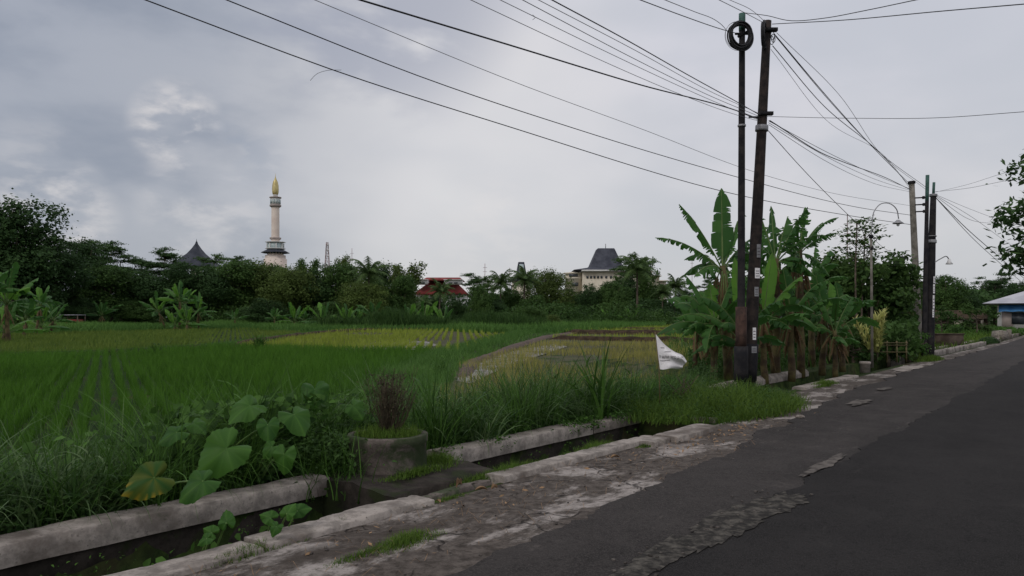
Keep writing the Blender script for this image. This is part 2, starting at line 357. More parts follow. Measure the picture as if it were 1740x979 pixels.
    # many blades of grass: roots (N,3), each bent strip of nseg quads
    def blades(s, root, h, wd, lean, nseg=3, mi=0, tint=None, az=None, curl=1.0, rng=RNG):
        root = np.asarray(root, float); N = len(root)
        if N == 0: return s
        az = rng.uniform(0, 2*np.pi, N) if az is None else az
        h = np.broadcast_to(h, N); wd = np.broadcast_to(wd, N); lean = np.broadcast_to(lean, N)
        d = np.stack([np.cos(az), np.sin(az), np.zeros(N)], 1)
        tw = az + rng.uniform(-0.9, 0.9, N) + np.pi/2
        sd_ = np.stack([np.cos(tw), np.sin(tw), np.zeros(N)], 1)
        V = np.zeros((N, nseg+1, 2, 3))
        for k in range(nseg+1):
            u = k/nseg
            ang = lean*(0.25+0.75*u*curl)      # angle from vertical grows along the blade
            ca = np.sin(ang)*h*u; cz = np.cos(ang*0.8)*h*u
            p = root + d*ca[:, None]; p[:, 2] += cz
            ww = wd*(1.0-u**2.2)*0.5 + wd*0.03
            V[:, k, 0] = p - sd_*ww[:, None]; V[:, k, 1] = p + sd_*ww[:, None]
        b = (np.arange(N)*(nseg+1)*2)[:, None]
        k = np.arange(nseg)[None, :]
        Fc = np.stack([b+2*k, b+2*k+1, b+2*k+3, b+2*k+2], 2).reshape(-1, 4)
        tint = rng.uniform(0, 1, N) if tint is None else np.broadcast_to(tint, N)
        return s.add(V.reshape(-1, 3), Fc, mi, np.repeat(tint, (nseg+1)*2))
    # leaf-sized diamonds
    def leaves(s, C, nrm, size, mi=0, tint=None, asp=0.5, rng=RNG):
        C = np.asarray(C, float); N = len(C)
        if N == 0: return s
        nrm = np.asarray(nrm, float); nrm = nrm/(np.linalg.norm(nrm, axis=1)[:, None]+1e-9)
        q = rng.normal(size=(N, 3)); u = np.cross(nrm, q); u /= np.linalg.norm(u, axis=1)[:, None]+1e-9
        v = np.cross(nrm, u); sz = np.broadcast_to(size, N)[:, None]
        V = np.stack([C-u*sz*0.5, C+v*sz*asp*0.5-nrm*sz*0.06, C+u*sz*0.5-nrm*sz*0.1, C-v*sz*asp*0.5-nrm*sz*0.06], 1).reshape(-1, 3)
        tint = rng.uniform(0, 1, N) if tint is None else tint
        return s.add(V, np.arange(4*N).reshape(-1, 4), mi, np.repeat(tint, 4))

def _leaves6(s, C, nrm, size, mi=0, tint=None, asp=0.5, rng=RNG):
    # pointed oval leaf blades, folded a little along the midrib and drooping at the tip
    C = np.asarray(C, float); N = len(C)
    if N == 0: return s
    nrm = np.asarray(nrm, float); nrm = nrm/(np.linalg.norm(nrm, axis=1)[:, None]+1e-9)
    q = rng.normal(size=(N, 3)); u = np.cross(nrm, q); u /= np.linalg.norm(u, axis=1)[:, None]+1e-9
    v = np.cross(nrm, u); z = np.broadcast_to(size, N)[:, None]; a = asp*0.5
    pt = lambda x, y, h: C+u*z*x+v*z*y+nrm*z*h
    V = np.stack([pt(-.5, 0, 0), pt(-.22, a, .07), pt(.16, a*.8, .03), pt(.5, 0, -.16), pt(.16, -a*.8, .03), pt(-.22, -a, .07), pt(-.18, 0, -.02), pt(.16, 0, -.05)], 1).reshape(-1, 3)
    b = (np.arange(N)*8)[:, None]; tint = rng.uniform(0, 1, N) if tint is None else tint
    s.add(V, np.concatenate([b+np.array([6, 7, 2, 1]), b+np.array([5, 4, 7, 6])]), mi, np.repeat(tint, 8))
    n0 = s.n-8*N
    s.Fq.append((n0+np.concatenate([b+np.array([0, 6, 1]), b+np.array([0, 5, 6]), b+np.array([7, 3, 2]), b+np.array([4, 3, 7])]), mi)); return s
MB.leaves6 = _leaves6
def tag(o, label=None, cat=None, group=None, kind=None):
    if label: o['label'] = label
    if cat: o['category'] = cat
    if group: o['group'] = group
    if kind: o['kind'] = kind
    return o
def thing(name, loc, label, cat, group=None, rz=0.0, scale=1.0):
    o = bpy.data.objects.new(name, None); COL.objects.link(o); o.location = loc; o.rotation_euler = (0, 0, rz); o.scale = (scale,)*3
    o.empty_display_size = 0.2
    return tag(o, label, cat, group)
def copy_tree(src, parent=None):
    c = src.copy(); COL.objects.link(c)
    if parent is not None: c.parent = parent
    for ch in list(CH.get(src.name, src.children)): copy_tree(ch, c)
    return c
CH = {}

# ------------------------------------------------------------------ place: s runs along the road, t across it to the left
DS = np.array([0.612, 0.791]); DT = np.array([-0.791, 0.612])
def W(s_, t_, z=0.0): return Vector((s_*DS[0]+t_*DT[0], s_*DS[1]+t_*DT[1], z))
def ST(x, y): return x*DS[0]+y*DS[1], x*DT[0]+y*DT[1]
def sm(a, b, x): u = np.clip((x-a)/(b-a), 0, 1); return u*u*(3-2*u)
def hf(Y): return np.interp(Y, [-1e5, 38, 80, 110, 150, 400, 4000], [-0.30, -0.30, 0.15, 0.30, 0.50, 1.0, 1.0])
def hr(Y): return np.interp(Y, [-1e5, 45, 80, 110, 150, 400, 4000], [0, 0, 0.22, 0.38, 0.55, 1.0, 1.0])
def G(x, y):
    s_, t_ = ST(x, y)
    edge = 6.0 + 0.85*sm(12, 16, s_)
    far = sm(18, 24, s_)*7.0
    wgt = sm(edge+0.2+far, edge+1.8+far, t_)
    return hr(y)*(1-wgt) + hf(y)*wgt
def P(px, py, d): return Vector(((px-HX)/F*d, d, CAMZ+(HY-py)/F*d))
def gp(px, py, z=0.0):
    d = (CAMZ-z)*F/(py-HY); return Vector(((px-HX)/F*d, d, z))
def gfield(px, py):          # ground point seen at a pixel, on the real terrain
    d = 8.0
    for _ in range(60):
        x = (px-HX)/F*d; z = float(G(x, d)); dn = (CAMZ-z)*F/max(py-HY, 1.0); d = d*0.6+dn*0.4
    x = (px-HX)/F*d
    return Vector((x, d, float(G(x, d))))
def onb(px, d):              # on the ground at pixel column px and depth d
    x = (px-HX)/F*d; return Vector((x, d, float(G(x, d))))
def shift(s_): return 0.78*sm(11.5, 16, s_)

# ------------------------------------------------------------------ ground sheet with the drain trench in it
def trench_depth(s_): 
    a = np.where((s_ > -60) & (s_ < 10.3), 1.0, 0.0); b = np.where((s_ > 16.2) & (s_ < 31.0), 1.0, 0.0); c = np.where((s_ > 34.5) & (s_ < 75), 0.6, 0.0)
    return np.maximum(np.maximum(a, b), c)
ss = list(np.arange(-8, 10.2, 0.3))+[10.28, 10.32]+list(np.arange(10.6, 16.1, 0.3))+[16.18, 16.22]+list(np.arange(16.5, 30.9, 0.5))+[30.98, 31.02]+list(np.arange(31.5, 34.4, 0.5))+[34.48, 34.52]+list(np.arange(35, 74.9, 1.0))+[74.98, 75.02]
g_ = 1.5; x_ = 75.02
while x_ < 3500: x_ += g_; g_ *= 1.12; ss.append(x_)
g_ = 0.6; x_ = -8
while x_ > -900: x_ -= g_; g_ *= 1.25; ss.insert(0, x_)
tt = list(np.arange(-6, 4.3, 0.5))+[4.34, 4.44, 4.50, 4.9, 5.2, 5.50, 5.58, 5.70]+list(np.arange(5.9, 14, 0.25))
g_ = 0.4; x_ = tt[-1]
while x_ < 3000: x_ += g_; g_ *= 1.1; tt.append(x_)
g_ = 0.8; x_ = -6
while x_ > -3000: x_ -= g_; g_ *= 1.18; tt.insert(0, x_)
S_, T_ = np.meshgrid(np.array(ss), np.array(tt), indexing='ij')
TS = T_ + shift(S_)
X = S_*DS[0]+TS*DT[0]; Y = S_*DS[1]+TS*DT[1]
Z = G(X, Y) + 0.0
rough = 0.05*np.sin(X*1.7+1.3*np.sin(Y*0.9))*np.cos(Y*1.3+np.sin(X*1.1))
Z = Z + np.where((T_ > 6.3) & (Y < 40), rough, 0)
intr = ((T_ > 4.42) & (T_ < 5.56))
Z = np.where(intr & (trench_depth(S_) > 0), Z - 0.85*trench_depth(S_), Z)
Z = Z - 0.02*((T_ < 4.3) & (T_ > -5))
mb = MB(); mb.grid(np.stack([X, Y, Z], 2)); g = mb.build('ground', 'ground', smooth=True); tag(g, kind='structure')

def strip(name, s0, s1, tl, tr, z, mat, ds=0.1, nt=8, kind='structure', amp=0.0, thick=0.0, zfun=None):
    sv_ = np.arange(s0, s1+1e-6, ds); rows = []
    for q in sv_:
        a = tl(q); b = tr(q)
        rows.append([tuple(W(q, a+(b-a)*k/nt, 0)) for k in range(nt+1)])
    A = np.array(rows); A[..., 2] = hr(A[..., 1]) + z
    if amp:
        for i in range(A.shape[0]):
            for j in range(1, A.shape[1]-1):
                A[i, j, 2] += amp*mnoise.noise(Vector((A[i, j, 0]*1.3, A[i, j, 1]*1.3, 0)))
    m_ = MB(); m_.grid(A)
    if thick:
        L = A[:, 0].copy(); L2 = L.copy(); L2[:, 2] -= thick
        m_.grid(np.stack([L2, L], 1))
    o = m_.build(name, mat, smooth=not thick); tag(o, kind=kind); return o
def wob(x, a=0.05, f=1.0, sd_=0.0): return a*(mnoise.noise(Vector((x*f, sd_, 0.3)))*1.2 + 0.6*mnoise.noise(Vector((x*f*3.7, sd_+5, 0.3))) + 0.35*mnoise.noise(Vector((x*f*11, sd_+9, 0))))
def road_edge(q): return np.interp(q, [-20, 3.5, 6, 10, 17, 30, 80], [2.95, 3.02, 3.12, 3.5, 4.15, 4.35, 4.6])
def sh_edge(q): return 4.30 + float(shift(q))*0.8 + (0 if q < 30 else 0.1)
strip('shoulder', -9, 76, lambda q: sh_edge(q), lambda q: road_edge(q)-0.3, 0.0, 'shoulder', ds=0.15, nt=10, amp=0.02)
strip('road', -9, 40, lambda q: road_edge(q)+wob(q, 0.16, 0.9, 1), lambda q: 1.9, 0.016, 'asphalt_old', ds=0.05, nt=6, amp=0.004, thick=0.03)
strip('road', 40, 260, lambda q: road_edge(q), lambda q: 1.9, 0.016, 'asphalt_old', ds=1.0, nt=4)
strip('road_surface', -9, 14, lambda q: 2.16+wob(q, 0.12, 0.8, 3), lambda q: -2.9, 0.024, 'asphalt_new', ds=0.05, nt=10, amp=0.003, thick=0.012)
strip('road_surface', 14, 260, lambda q: 2.16+wob(q, 0.12, 0.8, 3), lambda q: -2.9, 0.024, 'asphalt_new', ds=0.5, nt=6)

# broken patches where the surface has worn through
def patch(name, cx, cy, ls, lt, z, mat, seed, n=72):
    rr = np.random.default_rng(seed); m_ = MB(); a = np.linspace(0, 2*np.pi, n, endpoint=False)
    ring = [1+0.45*mnoise.noise(Vector((math.cos(q)*1.6+seed*3, math.sin(q)*1.6, seed)))+0.42*mnoise.noise(Vector((math.cos(q)*5+seed, math.sin(q)*5, seed)))+0.2*mnoise.noise(Vector((math.cos(q)*13+seed, math.sin(q)*13, seed))) for q in a]
    V = [tuple(W(cx, cy, z+0.004))]+[tuple(W(cx+ls*ring[i]*math.cos(a[i]), cy+lt*ring[i]*math.sin(a[i]), z)) for i in range(n)]
    m_.add(V, [(0, i+1, (i+1) % n+1) for i in range(n)])
    o = m_.build(name, mat); return tag(o, kind='structure')
patch('pothole', 3.15, 2.22, 0.55, 0.085, 0.0295, 'gravel', 1); patch('pothole', 4.2, 2.17, 0.75, 0.11, 0.030, 'gravel', 2)
patch('pothole', 5.35, 2.12, 0.85, 0.19, 0.0305, 'gravel', 3); patch('pothole', 6.15, 2.04, 0.35, 0.17, 0.030, 'gravel', 4)
patch('road_patch', 8.05, 2.22, 0.62, 0.07, 0.031, 'worn', 5); patch('road_patch', 14.2, 3.35, 0.6, 0.13, 0.036, 'worn', 7)
patch('road_patch', 17.2, 3.6, 0.5, 0.10, 0.036, 'worn', 8)
patch('road_patch', 25.0, 4.55, 1.6, 0.28, 0.02, 'concrete', 12)

# drain bottom
for (a, b, z) in ((-20, 10.28, -0.74), (16.2, 31, -0.74)):
    m_ = MB(); rows = []
    for q in np.arange(a, b, 0.5): rows.append([tuple(W(q, 4.46+shift(q), z)), tuple(W(q, 5.55+shift(q), z))])
    m_.grid(np.array(rows)); tag(m_.build('drain_water', 'canalwater'), kind='structure')

# ------------------------------------------------------------------ walls and kerbs of the drain
def bar(name, s0, s1, t0, t1, ztop, zbot, mat, label, cat, ds=0.035, rough_=0.010, seed=0, round_=0.008, tfun=None, fade=0.0):
    m_ = MB(); q = np.arange(s0, s1+1e-6, ds); prof = []
    for x in q:
        sh = float(tfun(x)) if tfun else 0.0
        zt = ztop + float(hr(W(x, t0).y)) + rough_*1.5*mnoise.noise(Vector((x*1.4, seed, 1)))
        e0 = t0+sh+rough_*mnoise.noise(Vector((x*3, seed, 2)))+0.4*rough_*mnoise.noise(Vector((x*17, seed, 2))); e1 = t1+sh+rough_*mnoise.noise(Vector((x*3, seed, 5)))
        c1 = rough_*4.5*max(0, mnoise.noise(Vector((x*9, seed, 8)))-0.05)+0.003*abs(mnoise.noise(Vector((x*40, seed, 1)))); c2 = rough_*4.5*max(0, mnoise.noise(Vector((x*9, seed, 11)))-0.05)
        r_ = round_
        mid = [(e0+(e1-e0)*k/4, zt+rough_*0.8*mnoise.noise(Vector((x*7, k*3.3, seed)))) for k in (1, 2, 3)]
        pr = [(e0, zbot), (e0+0.004*mnoise.noise(Vector((x*9, 1, seed))), zt-0.10), (e0, zt-r_-c1), (e0+r_+c1, zt-0.003)]+mid+[(e1-r_-c2, zt-0.003), (e1, zt-r_-c2), (e1, zbot)]
        prof.append([tuple(W(x, a, b)) for a, b in pr])
    A = np.array(prof); m_.grid(A)
    n = A.shape[1]
    for row, rev in ((A[0], False), (A[-1], True)):
        m_.add(row, [list(range(n))[::-1] if rev else list(range(n))])
    # end faces
    o = m_.build(name, mat); tag(o, label, cat); return o
BANK = -0.72
def masonry(s0, s1, ta, tb, label, tfun=None, ds=0.1, seed=0, ztop=-0.09):
    m_ = MB(); prof = []
    for x in np.arange(s0, s1+1e-6, ds):
        sh = float(tfun(x)) if tfun else 0.0; hz = float(hr(W(x, ta).y)); row = []
        for k_ in range(9):
            z = -0.84+(ztop+0.84)*k_/8; row.append(tuple(W(x, ta+sh+0.035*mnoise.noise(Vector((x*4.5, z*5, seed)))-0.02*(1-k_/8), z+hz)))
        row.append(tuple(W(x, tb+sh, ztop+hz))); row.append(tuple(W(x, tb+sh, -0.84+hz))); prof.append(row)
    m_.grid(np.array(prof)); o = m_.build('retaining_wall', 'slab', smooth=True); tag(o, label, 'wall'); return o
masonry(-6, 10.7, 5.56, 5.72, 'dark mossy masonry of the drain under the concrete copings', seed=3)
masonry(14.9, 21.3, 5.60, 5.80, 'dark masonry under the rounded coping behind the leaning poles', shift, seed=4)
bar('drain_wall', -6, 4.46, 5.50, 5.78, 0.07, -0.085, 'concrete', 'long chipped concrete coping on the rice side of the drain, left of the round planter', 'wall', seed=1)
bar('drain_wall', 5.97, 8.93, 5.50, 5.80, 0.07, -0.085, 'concrete', 'pale concrete coping on the rice side of the drain, right beside the round planter', 'wall', seed=2)
bar('drain_wall', 8.97, 10.8, 5.52, 5.80, 0.05, -0.085, 'concrete_dark', 'shorter weed-covered concrete coping at the end of the open drain near the flag', 'wall', seed=3)
bar('drain_wall', 14.9, 21.4, 5.56, 5.86, 0.10, -0.085, 'concrete', 'rounded concrete coping behind the pair of tall leaning poles, under the banana plants', 'wall', seed=4, round_=0.07, tfun=shift)
bar('drain_wall', 34.6, 56, 5.6, 5.85, 0.06, BANK, 'concrete_dark', 'far low concrete coping beyond the second cluster of poles', 'wall', ds=0.3, seed=5, tfun=shift)
bar('kerb', -6, 2.9, 4.24, 4.50, 0.035, BANK, 'concrete', 'cracked concrete kerb edging the shoulder in the near left corner', 'kerb', seed=11)
bar('kerb', 2.93, 4.5, 4.25, 4.52, 0.045, BANK, 'concrete', 'broken kerb piece beside the shoulder, just before the culvert slab', 'kerb', seed=12, rough_=0.02)
bar('kerb', 4.53, 5.4, 4.40, 4.50, 0.03, BANK, 'mossy', 'thin mossy rounded kerb in front of the culvert slab', 'kerb', seed=13, rough_=0.02)
bar('kerb', 5.44, 8.0, 4.30, 4.52, 0.06, BANK, 'concrete', 'pale kerb on the road side of the drain, between planter and grass patch', 'kerb', seed=14)
bar('kerb', 8.02, 8.45, 4.12, 4.48, 0.055, BANK, 'concrete', 'short kicked-out kerb piece where the kerb jogs towards the road', 'kerb', seed=15, rough_=0.02)
bar('kerb', 8.47, 9.75, 4.04, 4.38, 0.07, BANK, 'concrete', 'clean bright kerb block touching the big grass patch under the poles', 'kerb', seed=16)
bar('kerb', 16.3, 20.6, 4.10, 4.40, 0.05, BANK, 'concrete', 'low pale kerb on the road side just past the pair of tall poles', 'kerb', seed=17, tfun=shift)
bar('kerb', 34.2, 44, 4.62, 4.9, 0.13, BANK, 'concrete', 'long pale kerb beyond the second cluster of poles', 'kerb', ds=0.2, seed=18, tfun=shift)
bar('kerb', 44.5, 52, 4.62, 4.9, 0.12, BANK, 'concrete', 'pale kerb continuing past the gap towards the dark heap', 'kerb', ds=0.2, seed=19, tfun=shift)
bar('kerb', 57, 78, 4.7, 5.0, 0.12, BANK, 'concrete_dark', 'farthest kerb at the bend near the blue house', 'kerb', ds=0.3, seed=20, tfun=shift)
bar('kerb', 30.2, 31.4, 5.0, 5.3, 0.1, BANK, 'concrete', 'short curved kerb end left of the second cluster of poles', 'kerb', seed=21, tfun=shift)
# cross wall closing the open drain
m_ = MB(); m_.box(tuple(W(10.42, 5.0, -0.34)), (0.16, 1.25, 0.80), math.atan2(DT[1], DT[0])-math.pi/2, jit=0.01)
tag(m_.build('drain_end_wall', 'mossy'), 'dark wall closing the open drain beside the big grass patch', 'wall')
# culvert slab under the planter
m_ = MB(); rows = []
for q in np.arange(4.40, 5.82, 0.06):
    edge = 4.66+0.10*mnoise.noise(Vector((q*2.2, 3, 1)))
    ed2 = 5.95
    row = [tuple(W(q, edge, -0.42))]+[tuple(W(q, edge+(ed2-edge)*k/10, 0.02+0.04*min(k, 4)/4+0.03*mnoise.noise(Vector((q*3, k*0.6, 2))))) for k in range(11)]+[tuple(W(q, ed2, -0.3))]
    rows.append(row)
m_.grid(np.array(rows)); A = np.array(rows)
for row, rev in ((A[0], False), (A[-1], True)): m_.add(row, [list(range(len(row)))[::-1] if rev else list(range(len(row)))])
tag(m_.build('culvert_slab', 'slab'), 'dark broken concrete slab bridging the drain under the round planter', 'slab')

# ------------------------------------------------------------------ paddies, bunds
def poly_sheet(name, pts, z, mat, res=1.0, kind='structure'):
    # pts: world xy polygon; filled as a fan of strips on the terrain
    import mathutils.geometry as mg
    P2 = [Vector((p.x, p.y, 0)) for p in pts]
    xs = [p.x for p in P2]; ys = [p.y for p in P2]
    inner = []
    tris = mg.delaunay_2d_cdt([p.xy for p in P2]+[Vector((x, y)) for x in np.arange(min(xs), max(xs), res) for y in np.arange(min(ys), max(ys), res) if inside(x, y, P2)], [], [list(range(len(P2)))], 1, 1e-4)
    V = [(v.x, v.y, float(G(v.x, v.y))+z) for v in tris[0]]
    m_ = MB(); m_.add(V, np.array([t for t in tris[2] if len(t) == 3]))
    o = m_.build(name, mat, smooth=True); return tag(o, kind=kind)
def inside(x, y, P2):
    c = False; n = len(P2)
    for i in range(n):
        a = P2[i]; b = P2[i-1]
        if (a.y > y) != (b.y > y) and x < (b.x-a.x)*(y-a.y)/(b.y-a.y)+a.x: c = not c
    return c
def inside_np(x, y, P2):
    c = np.zeros(len(x), bool); n = len(P2)
    for i in range(n):
        a = P2[i]; b = P2[i-1]
        if a.y == b.y: continue
        m = ((a.y > y) != (b.y > y)) & (x < (b.x-a.x)*(y-a.y)/(b.y-a.y)+a.x); c ^= m
    return c
FG = [gfield(*p) for p in ((-900, 612), (-300, 612), (0, 611), (200, 605), (380, 592), (560, 598), (735, 600), (690, 625), (600, 665))]
FG += [W(7.5, 7.6), W(4, 7.3), W(0, 7.3), W(-6, 7.6)]
FG += [Vector((-18, 2, 0))]
FO = [gfield(*p) for p in ((-500, 608), (0, 607), (200, 601), (370, 588), (520, 569), (420, 561), (200, 565), (0, 571), (-500, 575))]
FY = [gfield(*p) for p in ((405, 591), (560, 567), (600, 563), (760, 563), (862, 571), (775, 602), (600, 597))]
FR = [gfield(*p) for p in ((745, 660), (790, 622), (870, 597), (935, 578), (1000, 566), (1100, 558), (1185, 555), (1275, 556), (1330, 570), (1290, 610))]+[W(15.0, 9.0), W(9.5, 7.4), W(7.5, 7.6)]
poly_sheet('rice_field', FG, 0.03, 'field_green', 1.2); poly_sheet('rice_field', FO, 0.03, 'field_green', 2)
poly_sheet('rice_field', FY, 0.03, 'paddy_mud', 2); poly_sheet('rice_field', FR, 0.03, 'paddy_mud', 1.5)
poly_sheet('paddy_water', [gfield(*p) for p in ((560, 596), (640, 583), (720, 580), (745, 588), (700, 597), (640, 599))], 0.05, 'water', 1.5)
poly_sheet('paddy_water', [gfield(*p) for p in ((775, 650), (785, 632), (830, 612), (880, 596), (940, 586), (965, 590), (900, 612), (850, 630), (800, 655))], 0.05, 'water', 1.0)
poly_sheet('paddy_water', [gfield(*p) for p in ((975, 575), (1060, 574), (1160, 576), (1160, 578), (1060, 577), (975, 578))], 0.05, 'water', 2.0)

def bund(pts, wd, ht, mat, label, n=60):
    pp = np.array([(p.x, p.y) for p in pts]); L = np.concatenate([[0], np.cumsum(np.linalg.norm(np.diff(pp, axis=0), axis=1))])
    q = np.linspace(0, L[-1], n); cx = np.interp(q, L, pp[:, 0]); cy = np.interp(q, L, pp[:, 1]); C_ = np.stack([cx, cy], 1)
    T = np.gradient(C_, axis=0); T /= np.linalg.norm(T, axis=1)[:, None]; N_ = np.stack([-T[:, 1], T[:, 0]], 1)
    prof = [(-1, 0.0), (-0.7, 0.6), (-0.35, 0.95), (0, 1.0), (0.35, 0.93), (0.7, 0.62), (1, 0)]
    A = np.zeros((n, len(prof), 3))
    for i in range(n):
        tp_ = min(1.0, i/5.0, (n-1-i)/5.0)
        for j, (a, b) in enumerate(prof):
            b = b*tp_
            jj = 1+0.25*mnoise.noise(Vector((cx[i]*0.8, cy[i]*0.8, j)))
            x = cx[i]+N_[i, 0]*a*wd/2*jj; y = cy[i]+N_[i, 1]*a*wd/2*jj
            A[i, j] = (x, y, float(G(x, y))-0.02+b*ht*jj)
    m_ = MB(); m_.grid(A); o = m_.build('bund', mat, smooth=True); tag(o, kind='structure'); return C_
bund([gfield(*p) for p in ((770, 655), (800, 619), (868, 592), (925, 574), (1000, 563))], 0.85, 0.18, 'mud', '')
bund([gfield(*p) for p in ((930, 576.5), (1030, 580), (1110, 581), (1200, 582), (1290, 584))], 0.55, 0.34, 'soil', '')
bund([gfield(*p) for p in ((950, 567), (1050, 569), (1150, 569), (1290, 571))], 0.8, 0.42, 'soil', '')
bund([gfield(*p) for p in ((1000, 560), (1100, 562), (1250, 561))], 1.0, 0.35, 'soil', '')
bund([gfield(*p) for p in ((380, 592), (450, 581), (540, 569), (640, 562), (780, 562))], 0.7, 0.35, 'soil', '')
bund([gfield(*p) for p in ((-300, 610), (0, 609), (200, 603), (380, 590))], 0.7, 0.28, 'ground', '')

def field_plants(name, poly, spacing, per, h, wd, lean, mat, rowdir, lod=None, seed=1, keep=1.0, gapn=None, nseg=2, maxd=1e9):
    rr = np.random.default_rng(seed)
    xs = [p.x for p in poly]; ys = [p.y for p in poly]; cx, cy = (min(xs)+max(xs))/2, (min(ys)+max(ys))/2
    Rm = math.hypot(max(xs)-min(xs), max(ys)-min(ys))/2+1
    u = np.arange(-Rm, Rm, spacing[0]); v = np.arange(-Rm, Rm, spacing[1])
    U, V = np.meshgrid(u, v); U = U.ravel(); V = V.ravel()
    c, s_ = math.cos(rowdir), math.sin(rowdir)
    x = cx+U*c-V*s_; y = cy+U*s_+V*c
    x = x+rr.normal(0, 0.018, len(x)); y = y+rr.normal(0, 0.018, len(x))
    m = inside_np(x, y, poly) & (y < maxd) & (y > 1.5) & (x > -0.72*y-2) & (x < 0.72*y+2)
    x = x[m]; y = y[m]
    k = rr.uniform(size=len(x)) < keep; x = x[k]; y = y[k]
    if gapn:
        nz = np.array([mnoise.noise(Vector((a*gapn[0], b*gapn[0], seed))) for a, b in zip(x, y)]); k = nz > gapn[1]; x = x[k]; y = y[k]
    d = y
    cnt = np.clip((per*np.clip(22/np.maximum(d, 6), 0.35, 1.7)), 3, None).astype(int)
    idx = np.repeat(np.arange(len(x)), cnt); N = len(idx)
    scl = np.clip(d/18, 1, 3.2)[idx]
    rx = x[idx]+rr.normal(0, 0.028, N); ry = y[idx]+rr.normal(0, 0.028, N)
    patchn = np.array([mnoise.noise(Vector((a*0.23, b*0.23, seed*3.1))) for a, b in zip(x, y)])[idx]
    hh = h*rr.uniform(0.65, 1.1, N)*(1+0.35*patchn)
    z = G(rx, ry)+0.03
    m_ = MB(); ct = rr.normal(0, 0.38, len(x))[idx]; tint = np.clip(0.5+patchn*0.7+ct+rr.normal(0, 0.15, N), 0, 1); hh = hh*(1+0.35*ct)
    m_.blades(np.stack([rx, ry, z], 1), hh, wd*scl*rr.uniform(0.7, 1.3, N), lean*rr.uniform(0.2, 1.3, N), nseg, tint=tint, rng=rr)
    o = m_.build(name, mat); tag(o, kind='stuff'); return o, N
o, n1 = field_plants('rice_plants', FG, (0.31, 0.27), 17, 0.40, 0.010, 0.42, 'rice_green', R(28), seed=1, gapn=(0.9, -0.52)); o['label'] = 'dense bright green young rice filling the near left field'
o, n2 = field_plants('rice_plants', FO, (0.34, 0.34), 9, 0.34, 0.014, 0.6, 'rice_olive', R(20), seed=2); o['label'] = 'olive green rice in the field behind the bright green one'
o, n3 = field_plants('rice_plants', FY, (0.52, 0.28), 11, 0.36, 0.011, 0.32, 'rice_yellow', R(4), seed=3, gapn=(0.12, -0.32)); o['label'] = 'yellow green rice seedlings in rows in the middle field'
FRn = [gfield(*p) for p in ((745, 660), (790, 622), (870, 597), (925, 583), (1110, 584), (1290, 586), (1290, 610))]+[W(15.0, 9.0), W(9.5, 7.4), W(7.5, 7.6)]
FRm = [gfield(*p) for p in ((940, 573), (1100, 572), (1300, 573), (1300, 582), (1110, 580), (935, 576.5))]
FRf = [gfield(*p) for p in ((955, 566), (1000, 560), (1100, 555.5), (1185, 553.5), (1275, 554), (1330, 565), (1300, 569), (1100, 567))]
o, n4 = field_plants('rice_plants', FRn, (0.62, 0.22), 10, 0.27, 0.009, 0.22, 'stubble', R(52-90), seed=4, gapn=(0.22, -0.27)); o['label'] = 'straw green rice rows in the right field behind the flag'
o, n5 = field_plants('rice_plants', FRm, (0.9, 0.35), 8, 0.36, 0.013, 0.25, 'rice_yellow', R(52-90), seed=5); o['label'] = 'yellow rice on the narrow middle terrace of the right field'
o, n6 = field_plants('rice_plants', FRf, (0.8, 0.4), 8, 0.40, 0.016, 0.45, 'rice_yellow', R(52-90), seed=6); o['label'] = 'yellow rice on the farthest terraces below the trees'
print('rice', n1, n2, n3, n4, n5, n6)

# ------------------------------------------------------------------ grass
def scatter_line(pts, width, n, rr, spread='uniform'):
    pp = np.array([(p.x, p.y) for p in pts]); L = np.concatenate([[0], np.cumsum(np.linalg.norm(np.diff(pp, axis=0), axis=1))])
    q = rr.uniform(0, L[-1], n); x = np.interp(q, L, pp[:, 0]); y = np.interp(q, L, pp[:, 1])
    a = rr.uniform(-1, 1, (n, 2))*width/2; return x+a[:, 0], y+a[:, 1]
rr = np.random.default_rng(21)
def grass_obj(name, x, y, h, wd, lean, mat, label, nseg=3, z0=0.0, tint=None, rng=rr):
    m_ = MB(); z = G(x, y)+z0
    m_.blades(np.stack([x, y, z], 1), h, wd, lean, nseg, tint=tint, rng=rng)
    o = m_.build(name, mat); tag(o, label, kind='stuff'); return o
# grassy bund between the fields
pts = [gfield(*p) for p in ((640, 660), (690, 635), (770, 606), (850, 583), (910, 565), (960, 557))]
x, y = scatter_line(pts, 1.8, 16000, rr); d = np.sqrt(y/20)
grass_obj('grass', x-0.7, y+0.4, rr.uniform(0.15, 0.45, len(x)), 0.013*d*1.5, rr.uniform(0.2, 1.0, len(x)), 'far_grass', 'green grass along the bund between the middle and right fields', 2, z0=0.02)
for (pts, wdt, n, hh, lab) in (
    ([(-300, 611), (0, 610), (200, 603), (375, 590)], 1.2, 5000, 0.30, 'grass on the narrow bund behind the bright green rice'),
    ([(375, 590), (450, 580), (540, 567), (640, 561), (860, 564)], 1.4, 7000, 0.36, 'grass on the bund round the yellow field'),
    ([(-400, 572), (0, 569), (200, 563), (420, 558), (560, 559)], 3.0, 14000, 0.55, 'rough grass strip behind the olive field')):
    x, y = scatter_line([gfield(*p) for p in pts], wdt, n, rr)
    grass_obj('grass', x, y, rr.uniform(0.4, 1.1, len(x))*hh, 0.05, rr.uniform(0.2, 1.0, len(x)), 'far_grass', lab, 2)
